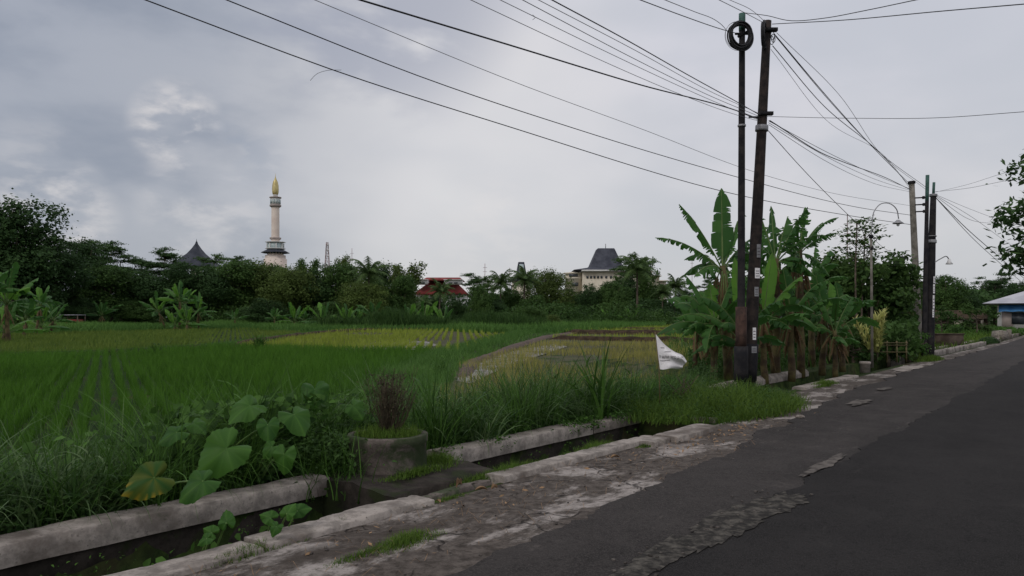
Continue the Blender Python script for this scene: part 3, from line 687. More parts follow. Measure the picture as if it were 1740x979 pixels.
# far meadow strip in front of the trees
n = 42000; yy = rr.uniform(72, 112, n); xx = rr.uniform(-0.72, 0.20, n)*yy
pv = np.array([mnoise.noise(Vector((a*0.12, b*0.12, 4))) for a, b in zip(xx, yy)])
P2y = FY; k = ~inside_np(xx, yy, FY) & ~inside_np(xx, yy, FO) & ~inside_np(xx, yy, FR); xx = xx[k]; yy = yy[k]; pv = pv[k]
grass_obj('grass', xx, yy, 0.45+0.7*np.clip(pv+0.2, 0, 1)+rr.uniform(0, 0.25, len(xx)), 0.09, rr.uniform(0.1, 0.9, len(xx)), 'far_grass', 'rough green grass in front of the far trees', 2, tint=np.clip(0.5+pv+rr.normal(0, 0.2, len(xx)), 0, 1))
BP = [gfield(*p) for p in ((590, 672), (690, 624), (735, 601), (775, 602), (862, 572), (900, 560), (935, 554), (1000, 560), (930, 571), (868, 589), (800, 615), (765, 655), (740, 680))]
u = rr.uniform(0, 1, 60000); dd = 1/(1/13+(1/105-1/13)*u); px_ = rr.uniform(580, 1010, 60000); xx = (px_-HX)/F*dd; k = inside_np(xx, dd, BP); xx = xx[k]; dd = dd[k]
pv = np.array([mnoise.noise(Vector((a*0.5, b*0.5, 14))) for a, b in zip(xx, dd)])
grass_obj('grass', xx, dd, rr.uniform(0.12, 0.42, len(xx))*(1+0.8*np.clip(pv, -0.3, 1)), 0.010*np.clip(dd/14, 1, 6), rr.uniform(0.2, 1.2, len(xx)), 'far_grass', 'uneven grass on the wide bank between the green and right fields', 2, tint=np.clip(0.5+pv+rr.normal(0, 0.2, len(xx)), 0, 1))
# tall reeds in the middle distance
x, y = scatter_line([gfield(*p) for p in ((560, 562), (700, 561), (800, 560), (880, 561), (900, 561))], 6.0, 9000, rr)
hv = np.array([max(0.2, 0.8+1.2*mnoise.noise(Vector((a*0.2, b*0.2, 3)))) for a, b in zip(x, y)])
grass_obj('reeds', x, y+4, rr.uniform(0.6, 2.3, len(x))*hv, 0.10, rr.uniform(0.1, 0.7, len(x)), 'bush', 'dark tall reeds behind the yellow field', 2)
x, y = scatter_line([gfield(*p) for p in ((960, 557), (1100, 554), (1300, 555))], 9.0, 9000, rr)
hv = np.array([max(0.15, 0.55+1.3*mnoise.noise(Vector((a*0.16, b*0.16, 9)))) for a, b in zip(x, y)])
grass_obj('reeds', x, y+8, rr.uniform(0.5, 1.7, len(x))*hv, 0.12, rr.uniform(0.1, 0.7, len(x)), 'bush', 'low dark scrub behind the right field', 2)
# garden floor and verge on the right
n = 26000; s1 = rr.uniform(20, 100, n); t1 = rr.uniform(6.9, 40, n)
q = W(1, 0); x = s1*DS[0]+t1*DT[0]; y = s1*DS[1]+t1*DT[1]; k = (x > 0.2*y)
grass_obj('grass', x[k], y[k], rr.uniform(0.15, 0.7, k.sum()), 0.035, rr.uniform(0.2, 1.1, k.sum()), 'weed', 'weeds on the garden floor among the banana plants', 2)
n = 16000; s1 = rr.uniform(30, 110, n); t1 = rr.uniform(5.3, 9, n)+rr.uniform(0, 1, n)*(s1 > 34)*4; x = s1*DS[0]+t1*DT[0]; y = s1*DS[1]+t1*DT[1]
grass_obj('grass', x, y, rr.uniform(0.1, 0.45, n), 0.035, rr.uniform(0.2, 1.1, n), 'low_grass', 'light green verge grass beyond the second cluster of poles', 2)

# near roadside weeds (rice side of the drain)
def near_weeds():
    m_ = MB(); r2 = np.random.default_rng(33)
    nt_ = 620
    s0 = r2.uniform(-3, 16.5, nt_); t0 = 5.86+r2.uniform(0, 1, nt_)**1.3*2.3
    k = ~((s0 > 4.5) & (s0 < 6.0) & (t0 < 6.2)); s0 = s0[k]; t0 = t0[k]
    for s_, t_ in zip(s0, t0):
        sh = float(shift(s_)); p = W(s_, t_+sh); z = float(G(p.x, p.y))
        big = np.interp(s_, [-3, 2, 4, 7, 8.5, 9.6, 10.3, 13, 16], [0.74, 0.82, 0.95, 0.92, 0.92, 1.0, 0.85, 0.5, 0.35])*r2.uniform(0.65, 1.25)
        nb = int(r2.integers(26, 46)); rx = p.x+r2.normal(0, 0.07, nb); ry = p.y+r2.normal(0, 0.07, nb)
        m_.blades(np.stack([rx, ry, np.full(nb, z-0.02)], 1), big*r2.uniform(0.5, 1.15, nb), r2.uniform(0.006, 0.017, nb), r2.uniform(0.15, 1.35, nb), 6,
                  mi=int(r2.uniform() < 0.22), tint=np.clip(r2.uniform(0.1, 0.9)+r2.normal(0, 0.18, nb), 0, 1), rng=r2, curl=1.5)
    # creeping broad leaves low down and over the copings
    n = 42000; s_ = r2.uniform(-3, 16, n); t_ = 5.80+np.abs(r2.normal(0, 0.75, n)); keep = ~((s_ > 4.4) & (s_ < 6.0) & (t_ < 6.2)); s_ = s_[keep]; t_ = t_[keep]
    cl = np.array([mnoise.noise(Vector((a*1.1, b*1.4, 2))) for a, b in zip(s_, t_)])
    k = cl > -0.18; s_ = s_[k]; t_ = t_[k]; cl = cl[k]
    x = s_*DS[0]+(t_+shift(s_))*DT[0]; y = s_*DS[1]+(t_+shift(s_))*DT[1]
    z = G(x, y)+r2.uniform(0, 1, len(x))*(0.12+0.55*np.clip(cl+0.2, 0, 1))
    nr = r2.normal(0, 0.6, (len(x), 3)); nr[:, 2] += 1; nr[:, 1] -= 0.4
    m_.leaves6(np.stack([x, y, z], 1), nr, r2.uniform(0.02, 0.065, len(x)), mi=2, rng=r2, asp=0.6)
    n = 2600; s_ = r2.normal(4.6, 0.75, n); t_ = 6.0+np.abs(r2.normal(0, 0.6, n)); x = s_*DS[0]+t_*DT[0]; y = s_*DS[1]+t_*DT[1]
    cl = np.array([mnoise.noise(Vector((a*1.7, b*1.7, 12))) for a, b in zip(s_, t_)]); k = cl > -0.05
    nr = r2.normal(0, 0.45, (k.sum(), 3)); nr[:, 2] += 0.9; nr[:, 1] -= 0.5
    m_.leaves6(np.stack([x[k], y[k], G(x[k], y[k])+r2.uniform(0.1, 0.75, k.sum())], 1), nr, r2.uniform(0.05, 0.13, k.sum()), mi=0, rng=r2, asp=0.7)
    n = 3800; s_ = np.concatenate([r2.uniform(8.7, 10.8, n//2), r2.uniform(5.9, 9, n//2)]); t_ = r2.uniform(5.44, 5.95, n)
    cl = np.array([mnoise.noise(Vector((a*2.3, b*3, 22))) for a, b in zip(s_, t_)]); k = (cl > 0.02+0.22*(s_ < 8.7)); s_ = s_[k]; t_ = t_[k]; x = s_*DS[0]+t_*DT[0]; y = s_*DS[1]+t_*DT[1]
    nr = r2.normal(0, 0.5, (len(x), 3)); nr[:, 2] += 1
    m_.leaves6(np.stack([x, y, 0.06+r2.uniform(0, 0.08, len(x))-0.35*np.clip(5.5-t_, 0, 1)*4], 1), nr, r2.uniform(0.02, 0.05, len(x)), mi=0, rng=r2, asp=0.65)
    # drier fine stalks
    n = 1500; s_ = r2.uniform(-2, 15, n); t_ = 6+r2.uniform(0, 2, n); x = s_*DS[0]+t_*DT[0]; y = s_*DS[1]+t_*DT[1]
    m_.blades(np.stack([x, y, G(x, y)], 1), r2.uniform(0.4, 1.0, n), 0.005, r2.uniform(0.1, 0.5, n), 4, mi=1, rng=r2)
    o = m_.build('weeds', ['weed', 'weed_pale', 'bush']); tag(o, 'tangled tall grass and weeds along the rice side of the drain', kind='stuff')
near_weeds()
def planter_weeds():
    r2 = np.random.default_rng(34); m_ = MB(); n = 5200
    s_ = np.concatenate([r2.normal(4.72, 0.22, n//2), r2.uniform(4.4, 6.1, n//2)]); t_ = np.concatenate([5.75+r2.normal(0, 0.22, n//2), 6.0+np.abs(r2.normal(0, 0.3, n//2))])
    k = np.hypot(s_-5.10, t_-5.46) > 0.42; s_ = s_[k]; t_ = t_[k]
    x = s_*DS[0]+t_*DT[0]; y = s_*DS[1]+t_*DT[1]; nr = r2.normal(0, 0.6, (len(x), 3)); nr[:, 2] += 1
    m_.leaves6(np.stack([x, y, r2.uniform(-0.12, 0.42, len(x))], 1), nr, r2.uniform(0.02, 0.06, len(x)), mi=1, rng=r2)
    k = r2.uniform(size=len(x)) < 0.25
    m_.blades(np.stack([x[k], y[k], np.full(k.sum(), -0.1)], 1), r2.uniform(0.2, 0.65, k.sum()), 0.010, r2.uniform(0.2, 1.2, k.sum()), 5, rng=r2)
    tag(m_.build('weeds', ['weed', 'bush']), 'leafy weeds crowding the back and left side of the round planter', kind='stuff')
planter_weeds()
# tall cane-grass clumps standing out of the weeds
def clump(px, d, h, nb, wd, seed, label, mat='weed', lean=(0.08, 0.75)):
    r2 = np.random.default_rng(seed); b = onb(px, d); m_ = MB()
    rx = r2.normal(0, 0.10, nb); ry = r2.normal(0, 0.10, nb)
    m_.blades(np.stack([rx, ry, np.full(nb, -0.03)], 1), h*r2.uniform(0.55, 1.08, nb), r2.uniform(0.7, 1.3, nb)*wd, r2.uniform(lean[0], lean[1], nb), 8, rng=r2, curl=1.5)
    for k in range(max(3, nb//9)):      # side leaves off the canes
        a = r2.uniform(0, 6.28); hh = r2.uniform(0.3, 0.75)*h
        m_.blades(np.array([[r2.normal(0, 0.1), r2.normal(0, 0.1), hh]]), r2.uniform(0.25, 0.5)*h, wd*1.2, 1.5, 6, rng=r2, curl=1.4)
    o = m_.build('tall_grass_clump', mat, loc=b); tag(o, label, 'grass clump', 'tall grass clumps along the drain'); return o
clump(1018, 11.0, 1.35, 34, 0.036, 1, 'tallest upright cane grass clump, left of the white flag')
clump(955, 11.6, 1.0, 40, 0.032, 2, 'leaning cane grass clump left of the tallest one')
clump(880, 10.6, 0.95, 55, 0.024, 3, 'slim cane grass clump in front of the pale paddy water')
clump(1075, 12.2, 0.85, 45, 0.022, 4, 'sparse grass clump just left of the white flag')
clump(745, 8.6, 1.05, 60, 0.022, 5, 'grass clump right behind the round planter')
clump(815, 9.0, 0.75, 50, 0.018, 6, 'drooping pale grass tussock right of the round planter', 'weed_pale', (0.3, 1.5))
clump(420, 7.6, 1.15, 50, 0.020, 7, 'tall grass clump behind the big heart shaped leaf', 'weed')
clump(560, 8.0, 0.95, 70, 0.018, 8, 'bushy grass clump left behind the round planter')
clump(60, 5.9, 0.75, 80, 0.018, 9, 'drooping blue green grass tussock at the left edge', 'weed_pale', (0.3, 1.3))
clump(160, 5.7, 0.66, 80, 0.016, 10, 'arching grass tussock left of the yellow edged leaf', 'weed_pale', (0.3, 1.4))
clump(310, 6.9, 0.85, 60, 0.018, 11, 'grass tussock above the yellow edged leaf', 'weed', (0.2, 1.2))
clump(690, 9.4, 0.90, 60, 0.018, 12, 'grass clump at the end of the green rice, behind the dry bush')
clump(640, 9.6, 0.72, 60, 0.016, 14, 'feathery grass clump left of the dry bush')
clump(748, 24, 0.75, 90, 0.018, 13, 'lone dark grass clump on the corner of the yellow field', 'weed', (0.1, 1.2))
clump(440, 41, 1.1, 60, 0.06, 15, 'dark weed clump on the bund left of the yellow field')
clump(265, 37, 0.7, 90, 0.06, 16, 'low round weed clump between the green and olive fields', 'bush', (0.3, 1.5))

# grass tufts growing on the shoulder
def tuft(cx, cy, ls, lt, n, h, label, seed, wd=0.004, mat='low_grass', z=0.0):
    r2 = np.random.default_rng(seed); a = r2.normal(0, 1, (n, 2)); a = a[np.hypot(a[:, 0], a[:, 1]) < 2.2]; n = len(a)
    c = W(cx, cy, z); s_ = a[:, 0]*ls/2; t_ = a[:, 1]*lt/2+0.15*lt*np.sin(s_*9)
    x = s_*DS[0]+t_*DT[0]; y = s_*DS[1]+t_*DT[1]
    m_ = MB(); hh = h*r2.uniform(0.35, 1.1, n)*np.exp(-0.25*(a[:, 0]**2+a[:, 1]**2))
    m_.blades(np.stack([x, y, np.zeros(n)], 1), hh, wd*r2.uniform(0.7, 1.4, n), r2.uniform(0.2, 1.3, n), 3, rng=r2)
    o = m_.build('grass_tuft', mat, loc=c); tag(o, label, 'grass tuft', 'grass tufts on the road shoulder'); return o
def at(px, py): 
    p = gp(px, py); return ST(p.x, p.y)
for i, (px, py, ls, lt, n, h, lab) in enumerate((
    (430, 940, 0.42, 0.09, 900, 0.09, 'long low grass tuft along the kerb crack in the near left corner'),
    (685, 925, 0.36, 0.13, 1200, 0.10, 'thick grass tuft in the middle of the pale shoulder'),
    (610, 948, 0.30, 0.07, 500, 0.06, 'thin grass trail running left of the thick shoulder tuft'),
    (595, 888, 0.34, 0.09, 700, 0.07, 'brownish grass tuft at the end of the cracked kerb'),
    (860, 806, 0.80, 0.13, 2200, 0.13, 'long grass tuft against the kerb right of the curled dry leaf'),
    (1010, 767, 0.60, 0.15, 1800, 0.14, 'rounded grass tuft where the kerb jogs'),
    (1105, 756, 0.30, 0.08, 500, 0.07, 'tiny tuft against the clean bright kerb block'),
    (1400, 655, 1.0, 0.18, 1200, 0.16, 'grass fringe on the low kerb past the tall poles'),
    (760, 850, 0.30, 0.05, 350, 0.05, 'sparse grass line in front of the thin mossy kerb'),
    (1580, 612, 1.6, 0.35, 1800, 0.25, 'grass ring round the feet of the second pole cluster'))):
    s_, t_ = at(px, py); tuft(s_, t_, ls, lt, n, h, lab, 50+i, wd=0.004 if py > 760 else 0.01)
tuft(5.05, 5.0, 0.5, 0.10, 900, 0.10, 'mossy grass fringe at the foot of the round planter', 71, wd=0.005, z=0.06); tuft(5.6, 5.25, 0.25, 0.25, 700, 0.14, 'grass tuft on the culvert slab right of the planter', 72, wd=0.005, z=0.06)
# the big patch round the pole feet
def patch_grass():
    r2 = np.random.default_rng(77); n = 26000
    s_ = r2.uniform(9.4, 15.8, n); t_ = r2.uniform(3.75, 6.9, n)
    e = ((s_-12.1)/2.3)**2+((t_-5.15)/1.3)**2; k = e+r2.normal(0, 0.12, n) < 1; s_ = s_[k]; t_ = t_[k]; e = e[k]
    x = s_*DS[0]+t_*DT[0]; y = s_*DS[1]+t_*DT[1]
    lump = np.array([mnoise.noise(Vector((a*1.2, b*1.2, 6))) for a, b in zip(s_, t_)])
    m_ = MB(); hh = (0.30+0.30*np.clip(lump+0.3, 0, 1))*r2.uniform(0.4, 1.15, len(x))*(1.15-0.6*e)
    m_.blades(np.stack([x, y, np.zeros(len(x))], 1), hh, r2.uniform(0.005, 0.012, len(x)), r2.uniform(0.15, 1.2, len(x)), 4, mi=0, tint=np.clip(0.45+lump*0.8+r2.normal(0, 0.2, len(x)), 0, 1), rng=r2, curl=1.3)
    k = r2.uniform(size=len(x)) < 0.5; nn = k.sum()
    nr = r2.normal(0, 0.6, (nn, 3)); nr[:, 2] += 1
    m_.leaves(np.stack([x[k], y[k], r2.uniform(0.02, 0.42, nn)*(1.1-0.7*e[k])], 1), nr, r2.uniform(0.02, 0.05, nn), mi=1, rng=r2)
    o = m_.build('grass_patch', ['low_grass', 'bush']); tag(o, 'thick grass patch covering the drain round the feet of the two tall poles', kind='stuff')
patch_grass()
# weeds hanging in the drain
def drain_weeds():
    r2 = np.random.default_rng(81); n = 3600; s_ = r2.uniform(-1, 10.2, n); side = r2.uniform(size=n) < 0.5
    t_ = np.where(side, 5.42+r2.normal(0, 0.03, n), 4.60+np.abs(r2.normal(0, 0.08, n)))
    cl = np.array([mnoise.noise(Vector((a*1.5, 3.0 if b else 8.0, 2))) for a, b in zip(s_, side)]); k = cl > 0.02
    s_ = s_[k]; t_ = t_[k]; n = len(s_)
    x = s_*DS[0]+t_*DT[0]; y = s_*DS[1]+t_*DT[1]
    m_ = MB(); nr = r2.normal(0, 0.6, (n, 3)); nr[:, 2] += 0.8; nr[:, 1] -= 0.4
    m_.leaves6(np.stack([x, y, r2.uniform(-0.6, -0.1, n)], 1), nr, r2.uniform(0.015, 0.035, n), rng=r2)
    n = 900; s_ = np.concatenate([r2.normal(2.9, 0.5, n//2), r2.normal(1.6, 0.5, n//2)]); t_ = r2.uniform(4.6, 5.3, n); x = s_*DS[0]+t_*DT[0]; y = s_*DS[1]+t_*DT[1]
    nr = r2.normal(0, 0.5, (n, 3)); nr[:, 2] += 0.9; nr[:, 1] -= 0.4
    m_.leaves6(np.stack([x, y, r2.uniform(-0.7, -0.15, n)], 1), nr, r2.uniform(0.04, 0.11, n), rng=r2, asp=0.6)
    n2 = 1600; s_ = r2.uniform(6.2, 10, n2); t_ = r2.uniform(4.55, 5.4, n2); x = s_*DS[0]+t_*DT[0]; y = s_*DS[1]+t_*DT[1]
    m_.blades(np.stack([x, y, np.full(n2, -0.75)], 1), r2.uniform(0.2, 0.6, n2), 0.009, r2.uniform(0.2, 1.1, n2), 4, rng=r2)
    tag(m_.build('drain_weeds', 'weed'), 'small weeds growing on the walls inside the drain', kind='stuff')
drain_weeds()

# scattered grit, dry leaves
def grit():
    r2 = np.random.default_rng(90); m_ = MB(); n = 500
    s_ = r2.uniform(0.5, 13, n); t_ = np.where(r2.uniform(size=n) < 0.45, 2.16+r2.normal(0, 0.12, n), r2.uniform(2.9, 4.25, n))
    for a, b in zip(s_, t_):
        if b < 2.9 and not 2.8 < a < 6.6: continue
        q = r2.uniform(0.003, 0.011)*(1.2 if b < 2.9 else 1); z = 0.030 if b < 2.5 else 0.010
        m_.box(tuple(W(a, b, z+q*0.35)), (q*2, q*1.5, q), r2.uniform(0, 3), jit=q*0.25)
    tag(m_.build('grit', 'worn'), 'grit and broken asphalt crumbs on the shoulder and potholes', kind='stuff')
    m_ = MB(); n = 260; s_ = np.concatenate([r2.uniform(1, 13, n//2), r2.normal(9.6, 0.7, n//2)]); t_ = np.concatenate([4.1-np.abs(r2.normal(0, 0.28, n//2)), 3.85+r2.normal(0, 0.12, n//2)])
    x = s_*DS[0]+t_*DT[0]; y = s_*DS[1]+t_*DT[1]; nr = r2.normal(0, 0.35, (len(x), 3)); nr[:, 2] += 1
    m_.leaves(np.stack([x, y, np.full(len(x), 0.022)], 1), nr, r2.uniform(0.02, 0.07, len(x)), asp=0.35, rng=r2)
    n = 500; s_ = r2.uniform(0.5, 9, n); t_ = r2.uniform(3.2, 4.25, n); x = s_*DS[0]+t_*DT[0]; y = s_*DS[1]+t_*DT[1]
    m_.blades(np.stack([x, y, np.full(n, 0.012)], 1), r2.uniform(0.04, 0.16, n), 0.003, 1.7, 2, rng=r2)
    tag(m_.build('leaf_litter', 'dry'), 'dry leaf bits and straw littered along the shoulder', kind='stuff')
grit()
def dry_leaf(px, py, L, rz, label, seed, curlv=0.5):
    r2 = np.random.default_rng(seed); m_ = MB(); A = np.zeros((9, 5, 3))
    for i in range(9):
        u = i/8; wv = math.sin(math.pi*min(1, u*0.95+0.03))**0.7*0.24*L
        for j in range(5):
            v = (j-2)/2; A[i, j] = ((u-0.5)*L*0.9, v*wv*(1-curlv*0.4), abs(v)**1.5*wv*curlv*1.6+math.sin(u*3.1)*0.15*L*curlv)
    m_.grid(A); o = m_.build('dry_leaf', 'dry', loc=tuple(gp(px, py)+Vector((0, 0, 0.026))), smooth=True); o.rotation_euler = (0, 0, rz)
    tag(o, label, 'dry leaf', 'fallen dry leaves')
dry_leaf(780, 832, 0.12, 1.2, 'curled brown dry leaf at the end of the thin mossy kerb', 1, 1.2)
dry_leaf(818, 838, 0.12, 0.2, 'flat brown dry leaf right of the curled one', 2)
dry_leaf(840, 836, 0.09, 0.9, 'small folded dry leaf near the long grass tuft', 3, 0.9)
dry_leaf(745, 858, 0.07, 2.2, 'small dry leaf in front of the thin mossy kerb', 4)
dry_leaf(1045, 782, 0.12, 0.4, 'reddish dry leaf in front of the rounded grass tuft', 5)
dry_leaf(1200, 735, 0.16, 0.1, 'pale dry leaf lying in front of the big grass patch', 6)

# ------------------------------------------------------------------ planter with a dry bush
pc = W(5.10, 5.46, 0.06)
pl = thing('round_planter', pc, 'weathered concrete ring planter, mossy, standing on the culvert slab', 'planter')
m_ = MB(); m_.lathe([(0.372, -0.03), (0.375, 0.03), (0.370, 0.24), (0.383, 0.255), (0.383, 0.315), (0.375, 0.325), (0.325, 0.325), (0.32, 0.26), (0.32, 0.05)], n=56, cap=False)
V = m_.V[0]
for i in range(len(V)): V[i] *= (1+0.02*mnoise.noise(Vector(V[i])*7)) if V[i][2] > 0.02 else 1
m_.build('ring', 'mossy', pl, smooth=True)
m_ = MB(); m_.lathe([(0.321, 0.22), (0.322, 0.285), (0.2, 0.30), (0.02, 0.305)], n=30); m_.build('soil', 'soil', pl)
r2 = np.random.default_rng(5); n = 1500; a = r2.uniform(0, 6.28, n); q = 0.31*np.sqrt(r2.uniform(size=n))
m_ = MB(); m_.blades(np.stack([q*np.cos(a), q*np.sin(a), np.full(n, 0.285)], 1), r2.uniform(0.04, 0.15, n), 0.006, r2.uniform(0.1, 0.9, n), 3, rng=r2)
o = m_.build('planter_grass', 'low_grass', loc=pc); tag(o, 'short yellow green grass growing in the round planter', 'grass')
m_ = MB(); r2 = np.random.default_rng(6)
for k in range(95):
    a = r2.uniform(0, 6.28); sp = r2.uniform(0.02, 0.27); h = r2.uniform(0.35, 0.58); b = np.array([r2.normal(0, 0.025), r2.normal(0, 0.025), 0.285])
    Pn = [b+np.array([math.cos(a)*sp*(u**0.8)+r2.normal(0, 0.006), math.sin(a)*sp*(u**0.8)+r2.normal(0, 0.006), h*u]) for u in np.linspace(0, 1, 5)]
    m_.tube(Pn, np.linspace(0.0045, 0.002, 5), 4)
    for _ in range(3):
        i = r2.integers(2, 5); c = Pn[i]; e = c+np.array([r2.normal(0, 0.04), r2.normal(0, 0.04), r2.uniform(0.03, 0.12)]); m_.tube([c, (c+e)/2, e], 0.0022, 3)
m_.leaves(np.stack([r2.normal(0, 0.10, 700), r2.normal(0, 0.10, 700), r2.uniform(0.5, 0.9, 700)], 1), r2.normal(0, 1, (700, 3)), 0.022, rng=r2)
o = m_.build('dry_bush', 'twig', loc=pc); tag(o, 'brown dried twiggy bush standing in the round planter', 'bush')

# ------------------------------------------------------------------ elephant-ear plants
def taro_leaf(parent, c, size, tipdir, nrm, base, mat='taro', seed=0, wav=0.06, name='leaf'):
    """c: attachment point (local), tipdir: where the tip points, nrm: leaf normal"""
    r2 = random.Random(seed); t_ = Vector(tipdir).normalized(); n_ = Vector(nrm).normalized(); t_ = (t_-n_*t_.dot(n_)).normalized(); s_ = n_.cross(t_)
    m_ = MB(); size = size*0.70; NA, NR = 61, 8
    V = []; T = []; a0 = R(10)
    for i in range(NA):
        th = a0 + (2*math.pi-2*a0)*i/(NA-1)          # measured from the notch (behind)
        ph = th-math.pi                              # 0 at the tip
        ap = abs(ph)
        r = float(np.interp(ap, [0, 0.12, 0.4, 0.9, 1.5, 2.1, 2.5, 2.8, 2.96], [0.74, 0.66, 0.56, 0.47, 0.43, 0.46, 0.47, 0.38, 0.16]))
        r *= size*(1+0.025*math.sin(i*2.1+seed)+0.02*r2.uniform(-1, 1))
        for j in range(NR):
            u = j/(NR-1); lx = math.cos(ph)*r*u; ly = math.sin(ph)*r*u*1.06
            z = -0.26*size*(u**2)*(0.6+0.6*max(0, math.cos(ph))) + wav*size*u*u*math.sin(ph*5+seed) + 0.14*size*u*abs(math.sin(ph))
            p = Vector(c)+t_*lx+s_*ly+n_*z
            V.append(tuple(p)); vein = 0.45 if (abs(ph) < 0.05) else 0.22*(1 if i % 6 == 0 else 0)
            if mat == 'taro_yellow': T.append(min(1, max(0.1*math.sin(i*0.6)+0.1, (u-0.72)*3.4*max(0, math.sin(i*1.7)+0.35)*(1 if -0.4 < ph < 1.7 else 0.1))))
            else: T.append(0.35+vein+0.1*math.sin(i*0.5))
    Fc = [(i*NR+j, (i+1)*NR+j, (i+1)*NR+j+1, i*NR+j+1) for i in range(NA-1) for j in range(NR-1)]
    m_.add(V, Fc, 0, np.array(T)); lf = m_.build(name, [mat], parent, smooth=True)
    b = Vector(base); c = Vector(c); mid = (b+c)/2+Vector((0, 0, 0.12*size))+(c-b)*0.08
    m_ = MB(); pts = [tuple((1-u)**2*b+2*u*(1-u)*(mid+Vector((0, 0, 0.1)))+u*u*c) for u in np.linspace(0, 1, 9)]
    m_.tube(pts, np.linspace(0.013, 0.006, 9), 6); m_.build('petiole', 'petiole', parent, smooth=True)
def taro(basep, leaves_, label, grp='elephant ear plants along the drain', name='elephant_ear_plant'):
    t_ = thing(name, basep, label, 'plant', grp)
    for i, (px, py, d, size, tip, nrm, mat) in enumerate(leaves_):
        c = P(px, py, d)-Vector(basep); taro_leaf(t_, c, size, tip, nrm, (0.03*math.cos(i*2), 0.03*math.sin(i*2), 0.0), mat, seed=i+len(label))
    return t_
b1 = W(3.35, 6.15); b1.z = float(G(b1.x, b1.y))
taro(b1, [(385, 762, 5.55, 0.52, (-0.75, -0.1, -0.75), (0.15, -0.86, 0.5), 'taro')], 'large heart shaped green leaf on a tall stalk facing the road above the coping')
b2 = W(3.9, 6.7); b2.z = float(G(b2.x, b2.y))
taro(b2, [(425, 690, 6.3, 0.40, (-0.6, -0.5, -0.45), (0.2, -0.55, 0.8), 'taro'), (500, 705, 6.5, 0.40, (0.6, -0.6, -0.4), (0.2, -0.5, 0.8), 'taro'), (455, 722, 6.2, 0.28, (0.2, -0.7, -0.7), (0.1, -0.7, 0.6), 'taro')], 'elephant ear plant with two broad leaves behind the large heart shaped leaf')
b3 = W(4.0, 6.0); b3.z = float(G(b3.x, b3.y))
taro(b3, [(483, 772, 6.0, 0.30, (-0.1, -0.35, -0.95), (-0.2, -0.9, 0.35), 'taro'), (462, 760, 6.1, 0.2, (-0.6, -0.4, -0.7), (0.1, -0.8, 0.6), 'taro')], 'narrow drooping elephant ear leaf right above the end of the left coping')
b4 = W(2.75, 6.02); b4.z = float(G(b4.x, b4.y))
taro(b4, [(262, 812, 5.1, 0.40, (-0.85, -0.2, -0.55), (0.35, -0.75, 0.6), 'taro_yellow'), (345, 818, 5.2, 0.36, (-0.6, -0.5, -0.4), (0.1, -0.6, 0.8), 'taro')], 'elephant ear plant whose lowest leaf has ragged orange and yellow edges')
b5 = W(3.5, 6.4); b5.z = float(G(b5.x, b5.y))
taro(b5, [(300, 735, 6.0, 0.30, (-0.7, -0.4, -0.5), (0.1, -0.5, 0.85), 'taro'), (330, 720, 6.3, 0.26, (0.5, -0.4, 0.2), (0.1, -0.4, 0.9), 'taro')], 'small dark elephant ear plant above left of the large heart shaped leaf')
b6 = W(5.3, 7.3); b6.z = float(G(b6.x, b6.y))
taro(b6, [(535, 662, 7.6, 0.42, (0.2, -0.7, -0.5), (0.1, -0.75, 0.6), 'taro'), (600, 690, 7.8, 0.34, (0.6, -0.5, -0.4), (0.1, -0.6, 0.7), 'taro')], 'dark broad elephant ear plant left of the dry bush')
b7 = W(2.75, 4.95, -0.72)
taro(b7, [(385, 888, 5.0, 0.17, (-0.2, -0.4, 0.9), (0, -0.95, 0.3), 'taro'), (360, 905, 4.95, 0.15, (-0.7, -0.4, 0.5), (0, -0.9, 0.4), 'taro'), (352, 915, 4.8, 0.13, (-0.8, -0.4, -0.3), (0, -0.7, 0.7), 'taro')], 'lower of two young elephant ears growing inside the drain')
b8 = W(3.25, 4.9, -0.72)
taro(b8, [(460, 880, 5.15, 0.16, (-0.9, -0.3, 0.5), (0.2, -0.9, 0.5), 'taro'), (488, 872, 5.2, 0.16, (0.3, -0.3, 0.9), (-0.1, -0.9, 0.4), 'taro'), (506, 868, 5.3, 0.17, (0.9, -0.3, 0.5), (-0.2, -0.85, 0.5), 'taro'), (470, 895, 5.0, 0.13, (-0.3, -0.5, -0.5), (0, -0.8, 0.6), 'taro')], 'right hand young elephant ear with spread leaves inside the drain')

